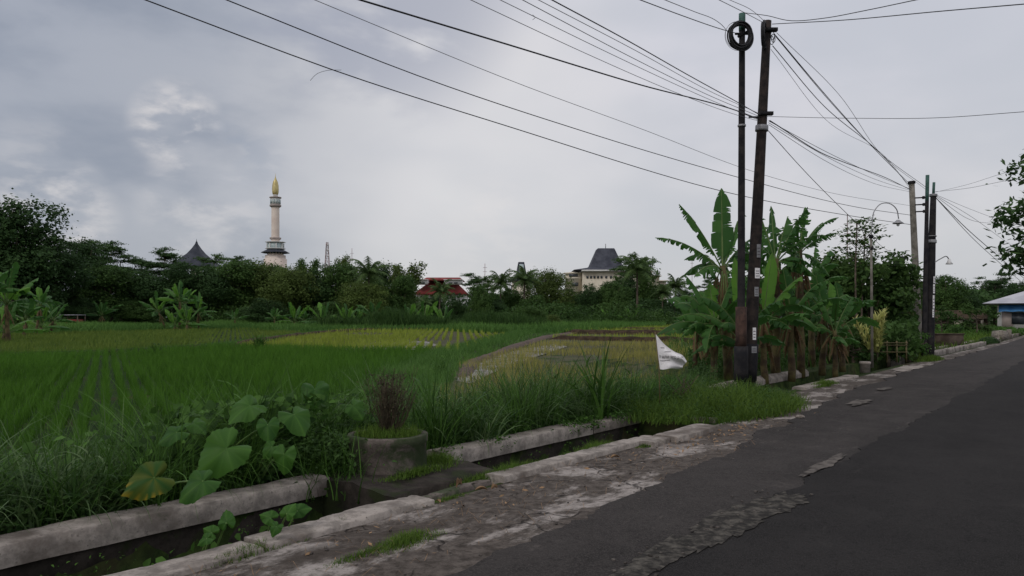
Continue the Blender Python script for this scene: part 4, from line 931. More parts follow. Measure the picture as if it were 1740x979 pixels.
# ------------------------------------------------------------------ banana plants
def banana_leaf(parent, b, tip, Wd, arch=0.5, face=0.0, tear=0.5, seed=0, mat='banana', pet=0.16, name='leaf', n=26, vdroop=0.35):
    rb = random.Random(seed); b = Vector(b); e = Vector(tip); L = (e-b).length
    ctrl = (b+e)/2+Vector((0, 0, arch*L*0.5)); 
    pts = [((1-u)**2)*b+2*u*(1-u)*ctrl+u*u*e for u in np.linspace(0, 1, n+1)]
    m_ = MB()
    for i in range(n+1): pts[i] = Vector(pts[i])
    T = [(pts[min(i+1, n)]-pts[max(i-1, 0)]).normalized() for i in range(n+1)]
    ref = Vector((0, 0, 1))
    side = T[n//2].cross(ref)
    if side.length < 0.2: side = Vector((1, 0, 0))
    side.normalize()
    i0 = int(n*pet)
    def hw(u): return Wd*min(1, (max(u, 0)/0.18)**0.6)*(1-max(0, (u-0.55)/0.45)**2.2*0.96)
    for sg in (-1, 1):
        i = i0
        while i < n:
            ln = rb.choice((1, 1, 2)) if rb.random() < tear else rb.randint(3, 7)
            j = min(n, i+ln); dr = vdroop + tear*rb.uniform(-0.1, 1.25); shr = 1-tear*rb.uniform(0, 0.45); sw = rb.uniform(-0.3, 0.4)*tear
            V = []
            for k in range(i, j+1):
                u = (k-i0)/(n-i0); wv = hw(u)*shr*(1-0.10*tear*rb.random()); t = T[k]
                s_ = (side - t*side.dot(t)).normalized(); nn = s_.cross(t).normalized()
                if nn.z < 0: nn = -nn
                cf, sf = math.cos(face), math.sin(face); s2 = s_*cf+nn*sf; n2 = nn*cf-s_*sf
                for q in (0, 0.5, 1.0):
                    off = s2*sg*wv*q*math.cos(dr*q) - n2*wv*q*math.sin(dr*q) + t*wv*q*(0.25+sw*q)
                    V.append(tuple(pts[k]+off))
            mm = j-i+1
            if j < n and tear > 0.25:      # a split: pinch the outer end of the group
                for a in (mm-1,):
                    V[a*3+2] = tuple(Vector(V[a*3+2])*0.35+Vector(V[(a-1)*3+2])*0.65) if mm > 1 else V[a*3+2]
            m_.add(V, [(a*3+c, (a+1)*3+c, (a+1)*3+c+1, a*3+c+1) for a in range(mm-1) for c in range(2)], 0, rb.uniform(0.25, 0.75))
            i = j
    m_.tube([tuple(p) for p in pts], np.linspace(0.028, 0.006, n+1)*max(0.6, Wd/0.3), 5, mi=1)
    return m_.build(name, [mat, 'midrib'], parent, smooth=False)
def pseudostem(parent, top, r=0.11, r2_=0.07, base=(0, 0, -0.1), seed=0):
    rs = random.Random(seed); b = Vector(base); t_ = Vector(top); m_ = MB()
    pts = [b.lerp(t_, u)+Vector((rs.uniform(-.02, .02), rs.uniform(-.02, .02), 0)) for u in np.linspace(0, 1, 8)]
    m_.tube([tuple(p) for p in pts], np.linspace(r, r2_, 8)*1.0, 10); return m_.build('trunk', 'stem', parent, smooth=True)
def dead_leaves(parent, top, n, seed, L=1.3):
    rs = random.Random(seed)
    for k in range(n):
        a = rs.uniform(0, 6.28); l = L*rs.uniform(0.6, 1.1)
        b = Vector(top)+Vector((math.cos(a)*0.08, math.sin(a)*0.08, -rs.uniform(0, 0.4)))
        banana_leaf(parent, b, b+Vector((math.cos(a)*0.28, math.sin(a)*0.28, -l)), 0.10, 0.5, 0, 0.8, seed*10+k, 'banana_dry', name='dead_leaf', n=12)
GRP_B = 'banana plants behind the leaning poles'
def banana_px(px, d, top_px, top_py, leaves_, label, nd=3, r=0.11, seed=0, grp=GRP_B):
    b = onb(px, d); t_ = thing('banana_plant', b, label, 'banana plant', grp)
    top = P(top_px, top_py, d)-b; pseudostem(t_, top, r, r*0.6, seed=seed)
    for i, q in enumerate(leaves_):
        tx, ty, dd, wd, arch, face, tear = q[:7]; mat = q[7] if len(q) > 7 else 'banana'
        tip = P(tx, ty, d+dd)-b
        banana_leaf(t_, top+Vector((0, 0, -0.12)), tip, wd, arch, face, min(1.0, tear*0.6+0.45) if i else tear+0.15, seed*31+i, mat, n=34)
    rs = random.Random(seed*7+1)
    for q in range(6):
        a = rs.uniform(0, 6.28); l = rs.uniform(0.9, 1.6); b2 = top+Vector((0, 0, -rs.uniform(0.1, 0.5)))
        banana_leaf(t_, b2, b2+Vector((math.cos(a)*l, math.sin(a)*l*0.8, rs.uniform(-0.3, 0.95))), 0.18, rs.uniform(0.6, 1.0), rs.uniform(0.2, 0.8), rs.uniform(0.4, 0.9), seed*97+q, n=22)
    dead_leaves(t_, top, nd+5, seed+5, L=min(1.5, top.z*0.55)); return t_
banana_px(1238, 18.6, 1228, 452, [
    (1226, 320, 0.3, 0.30, -0.05, 0.35, 0.18, 'banana'), (1154, 347, -0.2, 0.22, 0.30, 0.8, 0.55), (1113, 404, 0.3, 0.20, 0.45, 0.5, 0.85),
    (1262, 352, 0.6, 0.24, 0.1, 0.5, 0.6), (1180, 470, -0.8, 0.28, 0.6, 0.2, 0.5), (1290, 400, 1.0, 0.25, 0.35, 0.4, 0.6), (1160, 470, 1.2, 0.25, 0.7, 0.2, 0.6)],
    'tallest banana plant, left of the poles, with one upright leaf against the sky', 4, 0.12, 1)
banana_px(1318, 19.6, 1318, 440, [
    (1288, 355, 0.2, 0.24, 0.1, 0.7, 0.6), (1338, 368, 0.4, 0.26, 0.1, 0.5, 0.5), (1372, 352, -0.2, 0.30, 0.18, 0.6, 0.95), (1402, 400, 0.4, 0.24, 0.5, 0.5, 0.8),
    (1310, 350, 0.9, 0.24, 0.0, 0.3, 0.5), (1270, 420, -0.6, 0.25, 0.6, 0.2, 0.5), (1385, 470, -0.3, 0.25, 0.8, 0.2, 0.6)],
    'broad banana plant right behind the dark brown pole', 6, 0.13, 2)
banana_px(1362, 20.4, 1358, 425, [
    (1368, 352, 0.0, 0.24, 0.0, 0.6, 0.9), (1424, 396, 0.2, 0.20, 0.45, 0.6, 0.9), (1330, 385, 0.3, 0.22, 0.4, 0.4, 0.7), (1398, 378, 0.8, 0.22, 0.3, 0.5, 0.8), (1410, 470, -0.3, 0.26, 0.8, 0.2, 0.6), (1340, 470, -0.9, 0.25, 0.8, 0.2, 0.5)],
    'banana plant with ragged comb-like leaves at the right of the tall group', 5, 0.11, 3)
banana_px(1268, 17.6, 1262, 565, [(1248, 438, 0.1, 0.17, 0.0, 0.5, 0.05, 'banana_bright'), (1190, 505, -0.5, 0.26, 0.6, 0.3, 0.3), (1330, 510, -0.4, 0.26, 0.6, 0.3, 0.3), (1225, 555, -0.8, 0.22, 0.7, 0.2, 0.3)],
    'young banana plant at the pole feet with a bright rolled upright leaf', 1, 0.08, 4)
banana_px(1212, 18.0, 1216, 545, [(1165, 468, 0, 0.22, 0.35, 0.5, 0.3), (1150, 540, -0.4, 0.21, 0.6, 0.4, 0.25), (1158, 572, -0.6, 0.18, 0.5, 0.6, 0.3), (1245, 470, 0.3, 0.26, 0.2, 0.6, 0.3), (1200, 600, -0.9, 0.20, 0.7, 0.5, 0.3), (1262, 560, -0.4, 0.18, 0.7, 0.3, 0.3), (1205, 480, 0.3, 0.24, 0.1, 0.5, 0.2, 'banana_bright')],
    'low bushy banana plant with dark drooping leaves right of the flag', 3, 0.09, 5)
banana_px(1300, 18.2, 1296, 540, [(1312, 430, 0.1, 0.20, 0.0, 0.6, 0.1, 'banana_bright'), (1362, 470, 0.3, 0.26, 0.4, 0.4, 0.2, 'banana_bright'), (1250, 490, 0, 0.24, 0.5, 0.4, 0.3), (1345, 560, -0.6, 0.24, 0.7, 0.3, 0.3)],
    'mid height banana plant right of the poles with a yellow green folded leaf', 3, 0.09, 6)
banana_px(1345, 19.2, 1345, 530, [(1330, 455, 0, 0.24, 0.1, 0.5, 0.4), (1395, 480, 0, 0.26, 0.5, 0.4, 0.4), (1300, 500, 0, 0.24, 0.6, 0.4, 0.4), (1390, 560, -0.5, 0.24, 0.7, 0.3, 0.5)],
    'banana plant with a bare brown stem between the tall group and the short pair', 4, 0.10, 7)
banana_px(1398, 21.2, 1400, 530, [(1385, 462, 0, 0.26, 0.1, 0.5, 0.3), (1440, 500, 0.2, 0.26, 0.5, 0.4, 0.4), (1355, 495, 0, 0.26, 0.6, 0.4, 0.4), (1430, 560, -0.5, 0.24, 0.7, 0.3, 0.5), (1410, 480, 0.3, 0.24, 0.1, 0.5, 0.3, 'banana_bright'), (1365, 560, -0.4, 0.24, 0.7, 0.3, 0.5)],
    'left one of the short banana pair right of the tall group', 3, 0.10, 8)
banana_px(1432, 22.5, 1432, 545, [(1420, 480, 0, 0.25, 0.1, 0.5, 0.3), (1452, 512, 0.2, 0.20, 0.5, 0.4, 0.4), (1395, 520, 0, 0.26, 0.6, 0.4, 0.4), (1444, 560, -0.2, 0.18, 0.7, 0.3, 0.5)],
    'right one of the short banana pair next to the yellow croton', 3, 0.10, 9)
banana_px(1180, 21.0, 1182, 560, [(1160, 500, 0, 0.22, 0.3, 0.5, 0.3), (1215, 505, 0, 0.22, 0.3, 0.5, 0.3), (1145, 545, 0, 0.22, 0.6, 0.4, 0.3), (1215, 560, -0.4, 0.22, 0.6, 0.4, 0.3)],
    'small banana plant at the rice edge behind the white flag', 2, 0.08, 10)

banana_px(1285, 22.5, 1285, 470, [(1262, 400, 0, 0.24, 0.3, 0.5, 0.6), (1325, 410, 0.2, 0.24, 0.3, 0.5, 0.6), (1240, 480, 0, 0.24, 0.6, 0.4, 0.5), (1335, 490, 0, 0.24, 0.6, 0.4, 0.5), (1290, 385, 0.3, 0.22, 0.1, 0.5, 0.5)],
    'banana plant hidden behind the two tall poles', 5, 0.11, 12)
banana_px(1380, 23.5, 1378, 480, [(1350, 415, 0, 0.24, 0.3, 0.5, 0.6), (1412, 425, 0.2, 0.24, 0.3, 0.5, 0.6), (1330, 500, 0, 0.24, 0.6, 0.4, 0.5), (1425, 505, 0, 0.24, 0.6, 0.4, 0.5), (1385, 420, 0.3, 0.22, 0.1, 0.5, 0.5)],
    'dark banana plant behind the comb-leaved one', 5, 0.11, 13)
banana_px(1240, 20.5, 1240, 520, [(1205, 450, 0, 0.24, 0.3, 0.5, 0.6), (1270, 470, 0.2, 0.24, 0.3, 0.5, 0.6), (1190, 530, 0, 0.24, 0.6, 0.4, 0.5), (1285, 545, 0, 0.24, 0.6, 0.4, 0.5), (1235, 455, 0.3, 0.22, 0.1, 0.5, 0.5)],
    'dark banana plant under the tallest one', 4, 0.10, 14)
banana_px(1418, 20.5, 1418, 560, [(1392, 500, 0, 0.22, 0.3, 0.5, 0.4), (1446, 508, 0.2, 0.22, 0.3, 0.5, 0.4), (1375, 560, 0, 0.2, 0.6, 0.4, 0.5), (1452, 575, 0, 0.2, 0.6, 0.4, 0.5)],
    'low banana sucker between the short pair', 3, 0.08, 15)

# generic banana for the far plants: one built per size, then copied
def banana_generic(seed, stem_h, nleaf, L, label, cat='banana plant', grp=None, bright_share=0.3, lean=0.15):
    rs = random.Random(seed); t_ = thing('banana_plant', (0, 0, 0), label, cat, grp)
    top = Vector((rs.uniform(-lean, lean), 0, stem_h)); pseudostem(t_, top, 0.13, 0.08, seed=seed)
    for k in range(nleaf):
        a = k*2.4+rs.uniform(-0.4, 0.4); el = rs.uniform(-0.25, 1.2) if k > 1 else 1.35; l = L*rs.uniform(0.75, 1.1)
        tip = top+Vector((math.cos(a)*math.cos(el), math.sin(a)*math.cos(el), math.sin(el)*0.85))*l
        banana_leaf(t_, top, tip, 0.30*L/2.2, rs.uniform(0.3, 0.8), rs.uniform(0.3, 0.9), rs.uniform(0.4, 0.95), seed*7+k, 'banana_bright' if rs.random() < bright_share else 'banana', n=14)
    dead_leaves(t_, top, 3, seed, L=stem_h*0.5); return t_
GF = 'banana plants in front of the far trees'
gen = [banana_generic(101, 2.0, 10, 2.5, '', grp=GF, bright_share=0.15), banana_generic(102, 1.1, 9, 2.2, '', grp=GF), banana_generic(103, 2.6, 10, 2.3, '', grp=GF, bright_share=0.15), banana_generic(104, 0.4, 8, 1.8, '', grp=GF, bright_share=0.6)]
for q in gen: CH[q.name] = list(q.children)
used = set()
def place(srcs, i, loc, rz, sc_, label, used=used, tilt=0.0):
    src = srcs[i]
    if src.name not in used: used.add(src.name); o = src
    else: o = copy_tree(src)
    o.location = loc; o.rotation_euler = (0, tilt, rz); o.scale = (sc_,)*3; o['label'] = label; return o
for (px, d, i, rz, sc_, tilt, lab) in (
    (4, 52, 3, 0.5, 1.5, 0, 'low bright banana sucker at the very left edge'),
    (40, 60, 1, 4.2, 1.2, 0, 'bushy banana plant between the left edge plant and the red shed'),
    (70, 64, 3, 2.2, 1.6, 0, 'low spreading banana sucker left of the red shed'),
    (8, 58, 2, 2.9, 0.9, 0, 'banana plant behind the nearest left edge one'),
    (318, 77, 3, 2.0, 1.5, 0, 'low banana sucker right of the reddish stems foot'),
    (14, 50, 0, 0.5, 1.25, -0.05, 'nearest left edge banana plant with a big bright leaf'),
    (-25, 48, 2, 2.2, 1.25, 0.1, 'banana plant cut by the left edge of the photo'),
    (60, 62, 2, 1.0, 0.95, 0.1, 'banana plant right of the left edge group, against the big dark tree'),
    (85, 66, 1, 3.0, 1.1, -0.15, 'short banana plant left of the little red shed'),
    (283, 80, 0, 0.3, 1.0, -0.38, 'banana plant leaning left in the group with reddish stems'),
    (305, 79, 2, 2.0, 1.15, -0.1, 'tallest banana plant of the group with reddish stems'),
    (322, 81, 2, 4.0, 1.05, 0.12, 'upright banana plant right of the tallest one with reddish stems'),
    (338, 80, 0, 5.0, 1.0, 0.42, 'banana plant leaning right in the group with reddish stems'),
    (295, 77, 3, 1.0, 1.2, 0.0, 'low banana sucker at the foot of the group with reddish stems'),
    (175, 98, 1, 0.0, 1.3, 0, 'slim pale banana plant between the red shed and the reddish stemmed group'),
    (400, 96, 1, 1.4, 0.9, 0, 'small banana plant right of the reddish stemmed group'),
    (468, 92, 1, 0.8, 0.95, 0, 'banana plant below the white minaret'),
    (503, 93, 3, 2.8, 1.7, 0, 'short bright banana plant right below the minaret'),
    (515, 95, 1, 3.8, 0.85, 0, 'banana plant left of the lattice mast line'),
    (545, 92, 3, 0.2, 1.7, 0, 'yellow green banana plant below the lattice mast'),
    (590, 90, 3, 1.9, 1.6, 0, 'short banana plant left of the large pale green one'),
    (632, 90, 1, 2.2, 1.25, 0, 'large pale green banana plant in the middle of the far edge'),
    (605, 92, 3, 5.2, 1.5, 0, 'low banana plant at the left foot of the large pale green one'),
    (700, 94, 3, 3.3, 1.6, 0, 'bright banana plant left of the red roofed building trunk line'),
    (722, 95, 3, 4.4, 1.8, 0, 'taller bright banana plant below the red roofed building'),
    (752, 94, 3, 0.9, 1.5, 0, 'small banana plant right below the red roofed building'),
    (1073, 112, 3, 2.0, 1.6, 0, 'small pale banana plant at the foot of the leaning palm'),
    (1035, 118, 3, 1.0, 1.4, 0, 'tiny banana plant below the grey trapezoid roof'),
    (1170, 60, 1, 1.2, 0.8, 0, 'banana plant behind the flag against the far trees')):
    place(gen, i, onb(px, d), rz, sc_, lab, tilt=tilt)

# ------------------------------------------------------------------ trees
def limbs(t_, h, spread, n, r, seed, start=0.35, mat='bark', name='trunk', lean=0.0):
    rs = random.Random(seed); m_ = MB(); ends = []
    tp = [Vector((lean*u*h+rs.uniform(-.02, .02)*h*u, rs.uniform(-.02, .02)*h*u, h*u*0.8-0.3*(u == 0))) for u in np.linspace(0, 1, 7)]
    m_.tube([tuple(p) for p in tp], np.linspace(r, r*0.3, 7), 8)
    for k in range(n):
        u = start+(0.95-start)*k/n; i = u*6; b = tp[int(i)].lerp(tp[min(6, int(i)+1)], i-int(i))
        a = k*2.4+rs.uniform(-.5, .5); l = spread*rs.uniform(0.6, 1.0)
        e = b+Vector((math.cos(a)*l, math.sin(a)*l, h*rs.uniform(0.12, 0.28))); mid = b.lerp(e, 0.5)+Vector((0, 0, -0.05*h))
        m_.tube([tuple(b), tuple(mid), tuple(e)], [r*0.4, r*0.25, r*0.1], 5); ends.append(e)
        for q in range(2):
            e2 = mid+Vector((rs.uniform(-1, 1)*l*0.5, rs.uniform(-1, 1)*l*0.5, rs.uniform(0.1, 0.25)*h)); m_.tube([tuple(mid), tuple((mid+e2)/2), tuple(e2)], [r*0.2, r*0.12, r*0.06], 4); ends.append(e2)
    ends.append(tp[-1])
    m_.build(name, mat, t_, smooth=True); return ends
def crown(t_, lobes, n, leaf, mat, seed, shell=0.55, flat=1.0, name='crown', hole=0.25):
    r2 = np.random.default_rng(seed); m_ = MB()
    vol = np.array([l[1]*l[1]*l[2] for l in lobes])**0.75; vol = vol/vol.sum()
    for (c, rx, rz), f in zip(lobes, vol):
        k = max(30, int(n*f)); q = r2.normal(size=(k, 3)); q /= np.linalg.norm(q, axis=1)[:, None]
        rad = (shell+(1.08-shell)*r2.uniform(size=k)**0.6)
        # clumping: push leaves into clusters on the lobe
        cc = r2.normal(size=(max(6, k//55), 3)); cc /= np.linalg.norm(cc, axis=1)[:, None]
        near = cc[r2.integers(0, len(cc), k)]; use = r2.uniform(size=k) < 0.75
        q = np.where(use[:, None], near+r2.normal(0, 0.20, (k, 3)), q)
        rad = np.where(use, rad+r2.normal(0, 0.05, k), rad)
        p = q*rad[:, None]*np.array([rx, rx, rz])+np.array(c)
        nr = q*0.6+r2.normal(0, 0.5, (k, 3)); nr[:, 2] += 0.5*flat
        tn = np.clip(r2.uniform(0.2, 0.75)+r2.normal(0, 0.2, k), 0, 1)
        m_.leaves(p, nr, leaf*r2.uniform(0.6, 1.35, k), tint=tn, rng=r2, asp=0.62)
    return m_.build(name, mat, t_)
def tree_broad(seed, H, Rr, n, leaf, mat, grp, low=0.25, nl=13):
    rs = random.Random(seed); t_ = thing('tree', (0, 0, 0), '', 'tree', grp); limbs(t_, H*0.9, Rr*0.7, 7, H*0.022, seed)
    lb = []
    for k in range(nl):
        a = k*2.4; u = rs.uniform(low, 1); q = Rr*(1-abs(u-0.5)*0.9)*rs.uniform(0.35, 0.8); s_ = Rr*rs.uniform(0.30, 0.5)
        lb.append(((math.cos(a)*q, math.sin(a)*q, H*(0.08+0.84*u)-s_*0.3*u), s_, s_*rs.uniform(0.65, 0.95)))
    lb.append(((0, 0, H*0.5), Rr*0.55, H*0.28)); lb.append(((rs.uniform(-.2, .2)*Rr, 0, H*0.86), Rr*0.3, H*0.12))
    crown(t_, lb, n, leaf, mat, seed); return t_
def tree_flat(seed, H, Rr, n, leaf, mat, grp):
    t_ = thing('tree', (0, 0, 0), '', 'tree', grp); ends = limbs(t_, H, Rr*0.75, 8, H*0.016, seed, start=0.45)
    rs = random.Random(seed+1); lb = []
    for e in ends: lb.append(((e.x, e.y, e.z+0.1), Rr*rs.uniform(0.20, 0.36), H*rs.uniform(0.018, 0.04)))
    crown(t_, lb, n, leaf, mat, seed, shell=0.1, flat=2.0); return t_
def tree_wispy(seed, H, Rr, n, leaf, mat, grp):
    rs = random.Random(seed); t_ = thing('tree', (0, 0, 0), '', 'tree', grp); m_ = MB(); cr = MB(); r2 = np.random.default_rng(seed)
    for k in range(11):
        a = rs.uniform(0, 6.28); sp = rs.uniform(0.2, 1)*Rr; h = H*rs.uniform(0.7, 1.0)
        pts = [Vector((math.cos(a)*sp*u**1.6, math.sin(a)*sp*u**1.6, h*(u-0.12*u**4))) for u in np.linspace(0, 1, 8)]
        m_.tube([tuple(p) for p in pts], np.linspace(0.07, 0.015, 8), 5)
        for i in range(2, 8):
            c = np.array(pts[i]); kk = n//70; p = c+r2.normal(0, 1, (kk, 3))*np.array([0.5, 0.5, 0.45])*(1.25-0.1*i)
            cr.leaves(p, r2.normal(0, 1, (kk, 3)), leaf*r2.uniform(0.6, 1.4, kk), rng=r2, asp=0.35)
    m_.build('trunk', 'bark', t_, smooth=True); cr.build('crown', mat, t_); return t_
def tree_palm(seed, H, L, mat, grp, nf=20, lean=0.05):
    rs = random.Random(seed); t_ = thing('palm_tree', (0, 0, 0), '', 'palm tree', grp); m_ = MB()
    pts = [Vector((lean*H*u*u, 0, H*u-0.2*(u == 0))) for u in np.linspace(0, 1, 9)]; top = pts[-1]
    m_.tube([tuple(p) for p in pts], np.linspace(0.20, 0.12, 9), 8); m_.build('trunk', 'bark', t_, smooth=True)
    for k in range(nf):
        f = MB(); a = k*2.4+rs.uniform(-.2, .2); el = 1.35-1.75*(k/nf)+rs.uniform(-.1, .1); l = L*rs.uniform(0.8, 1.05)
        d = Vector((math.cos(a), math.sin(a), 0)); pp = []
        for u in np.linspace(0, 1, 15):
            e_ = el-1.5*u*u; 
            if not pp: pp.append(Vector(top)); continue
            pp.append(pp[-1]+(d*math.cos(e_)+Vector((0, 0, math.sin(e_))))*l/14)
        f.tube([tuple(p) for p in pp], np.linspace(0.04, 0.01, 15), 4)
        sdv = Vector((-d.y, d.x, 0))
        for i in range(2, 15):
            for sub in (0, 0.5):
                q = pp[i-1].lerp(pp[i], sub); u = (i+sub)/15; wl = 0.85*math.sin(math.pi*min(1, u*0.85+0.12))*L/3.2+0.1
                for sg in (-1, 1):
                    tp = q+sdv*sg*wl*0.8+d*wl*0.35+Vector((0, 0, -wl*rs.uniform(0.25, 0.7))); wv = (pp[i]-pp[i-1]).normalized()*0.085
                    f.add([tuple(q-wv), tuple(q+wv), tuple(tp)], [(0, 1, 2)], 0, rs.uniform(0, 1))
        f.build('frond', mat, t_)
    return t_
GT = 'trees along the far side of the fields'
mods = {
 'b1': tree_broad(201, 9, 4.0, 19000, 0.25, 'crown_dark', GT), 'b2': tree_broad(202, 8, 3.6, 18000, 0.24, 'crown_mid', GT),
 'b3': tree_broad(203, 10, 3.4, 19000, 0.25, 'crown_dark', GT, nl=16), 'o1': tree_broad(204, 8, 4.2, 18000, 0.24, 'crown_olive', GT),
 'f1': tree_flat(205, 10, 5.0, 13000, 0.21, 'crown_dark', GT), 'f2': tree_flat(206, 9, 4.2, 12000, 0.20, 'crown_mid', GT), 'f3': tree_flat(216, 10, 4.0, 11000, 0.20, 'crown_dark', GT),
 'w1': tree_wispy(207, 10, 3.0, 9000, 0.36, 'crown_mid', GT), 'w2': tree_wispy(208, 9, 2.0, 5000, 0.36, 'crown_olive', GT),
 'p1': tree_palm(209, 8.5, 4.3, 'palm_green', 'palms among the far trees', lean=0.03), 'p2': tree_palm(210, 7.5, 3.8, 'palm_green', 'palms among the far trees', lean=-0.05, nf=20),
}
for q in mods.values(): CH[q.name] = list(q.children)
TOPH = {'b1': 8.9, 'b2': 8.0, 'b3': 9.9, 'o1': 8.0, 'f1': 10.6, 'f2': 9.6, 'f3': 10.4, 'w1': 9.3, 'w2': 8.4, 'p1': 11.2, 'p2': 9.9}
def tree_px(kind, px, top, d, label, wide=1.0, rz=None, wscale=None):
    g0 = onb(px, d); z = CAMZ+(HY-top)/F*d-g0.z; sc_ = z/TOPH[kind]
    o = place(mods, kind, g0, random.uniform(0, 6.28) if rz is None else rz, sc_, label); o.scale = (sc_*wide, sc_*wide, sc_); return o
for a in (
 ('b3', 18, 338, 92, 'tallest dark tree at the left edge of the photo', 1.15), ('b1', -60, 350, 96, 'dark tree outside the left edge, touching the tallest one', 1.3),
 ('b1', 62, 398, 96, 'dark tree stepping down right of the tallest left edge tree', 1.1), ('f1', 88, 388, 104, 'layered umbrella tree between the two highest trees on the left', 0.8),
 ('b3', 145, 408, 108, 'dense dark tree left of the open umbrella trees', 1.05), ('f2', 152, 402, 112, 'flat crowned tree topping the dense dark tree on the left', 0.9),
 ('f3', 205, 414, 120, 'open umbrella tree, leftmost of the see-through row', 1.05), ('f1', 250, 421, 122, 'second open umbrella tree from the left in the see-through row', 0.95),
 ('b2', 190, 450, 106, 'mid green tree under the leftmost open umbrella tree', 1.3), ('b1', 245, 452, 108, 'dark tree under the second open umbrella tree', 1.3),
 ('f3', 292, 424, 124, 'umbrella tree just left of the black spire roof', 0.9), ('b3', 305, 445, 110, 'dark tree below left of the black spire roof', 1.1),
 ('b1', 350, 446, 112, 'dark tree right below the black spire roof', 1.2), ('f2', 372, 425, 122, 'umbrella tree just right of the black spire roof', 0.95),
 ('b2', 398, 441, 114, 'dark tree left of the minaret', 1.15), ('f3', 410, 438, 124, 'thin topped umbrella tree left of the minaret', 0.7),
 ('o1', 432, 446, 118, 'olive rounded tree touching the left side of the minaret base', 1.1), ('b2', 470, 449, 122, 'dark rounded tree hiding the foot of the minaret', 1.2),
 ('o1', 496, 456, 112, 'olive tree right of the minaret foot', 1.1), ('w1', 520, 436, 118, 'feathery bamboo-like tree between minaret and lattice mast', 0.9),
 ('b1', 545, 447, 116, 'dark tree in front of the lattice mast', 1.2), ('w2', 582, 423, 120, 'slender plume-topped tree right of the lattice mast', 0.6),
 ('b2', 590, 446, 114, 'green tree under the slender plume-topped tree', 1.1), ('b3', 648, 447, 118, 'dark tree right of the palm in the middle', 1.0),
 ('w2', 690, 436, 112, 'spindly leafy tree left of the red roofed building', 1.1), ('b2', 682, 466, 108, 'bushy green tree left of the red roofed building', 0.85),
 ('o1', 620, 480, 104, 'olive green tree under the palm in the middle', 1.2), ('f1', 812, 458, 170, 'far umbrella tree right of the red roofed building', 0.8),
 ('f2', 830, 466, 165, 'far umbrella tree left of the dark palm', 0.8), ('b2', 816, 482, 112, 'round green tree right of the red roofed building', 0.85),
 ('b3', 775, 510, 112, 'low dark tree in front of the red roofed building', 1.2), ('b1', 1004, 480, 124, 'dark leafy tree hiding the lower left wall of the cream building', 1.0), ('b2', 1044, 476, 122, 'green tree hiding the lower middle wall of the cream building', 1.0), ('b3', 740, 503, 120, 'low dark tree below the ridge of the red roofed building', 1.4),
 ('b1', 838, 497, 116, 'dark low tree between the round green tree and the dark palm', 1.1), ('b2', 905, 500, 118, 'low green tree left of the broad leafy tree', 1.1), ('b1', 1195, 500, 130, 'dark low tree behind the white flag', 1.3),
 ('b2', 866, 490, 128, 'dark tree below the small grey tower roof', 1.3),
 ('o1', 935, 460, 128, 'broad leafy tree between the small tower roof and the big grey roof', 1.05), ('b1', 972, 489, 132, 'dark tree in front of the left wing of the cream building', 1.2),
 ('b3', 1030, 484, 136, 'dark tree in front of the cream building', 1.1), ('f2', 1068, 427, 150, 'umbrella tree against the right slope of the big grey roof', 0.8),
 ('b1', 1062, 464, 140, 'dark tree below the right slope of the big grey roof', 1.1), ('w1', 1092, 432, 138, 'tall dark pointed tree beside the leaning palm', 0.7),
 ('b2', 1112, 482, 142, 'low dark tree in front of the stepped cream wing', 1.2), ('b3', 1165, 492, 140, 'dark tree left behind the banana plants', 1.5),
 ('f3', 1198, 472, 165, 'far umbrella tree behind the banana leaves', 0.9), ('b1', 1240, 478, 120, 'dark tree directly behind the tall poles', 1.6),
 ('b2', 1330, 470, 110, 'green tree behind the broad banana plant', 1.6), ('b3', 1405, 462, 80, 'dark tree left of the gooseneck lamp', 1.1),
 ('b1', 1508, 470, 62, 'dark tree right of the gooseneck lamp', 1.0), ('b2', 1545, 478, 78, 'green tree behind the grey concrete pole', 1.1),
 ('b2', 1608, 466, 80, 'rounded green tree right of the second pole cluster', 1.0), ('b1', 1640, 490, 86, 'dark tree between the rounded green tree and the blue house', 1.2),
 ('f1', 1692, 458, 100, 'flat umbrella tree above the blue house', 0.85), ('b3', 1690, 478, 104, 'dark tree behind the grey roof of the blue house', 1.4),
 ('b1', 1760, 470, 92, 'dark tree at the right edge behind the blue house', 1.3), ('b2', 1585, 498, 88, 'low dark tree behind the old sheds', 1.5)):
    tree_px(*a)
for (k, px, top, d, lab) in (
 ('p1', 627, 437, 108, 'palm with drooping fronds in the middle of the tree line'), ('p2', 746, 474, 104, 'dark palm in front of the red roofed building'),
 ('p1', 850, 458, 124, 'dark palm left of the small grey tower roof'), ('p2', 890, 452, 122, 'palm with pale fronds in front of the small grey tower roof'),
 ('p1', 1083, 430, 128, 'tall leaning palm right of the big grey roof'), ('p2', 1146, 466, 132, 'thin palm between the cream building and the banana plants'),
 ('p2', 1125, 480, 126, 'shorter palm left of the thin one')):
    tree_px(k, px, top, d, lab)
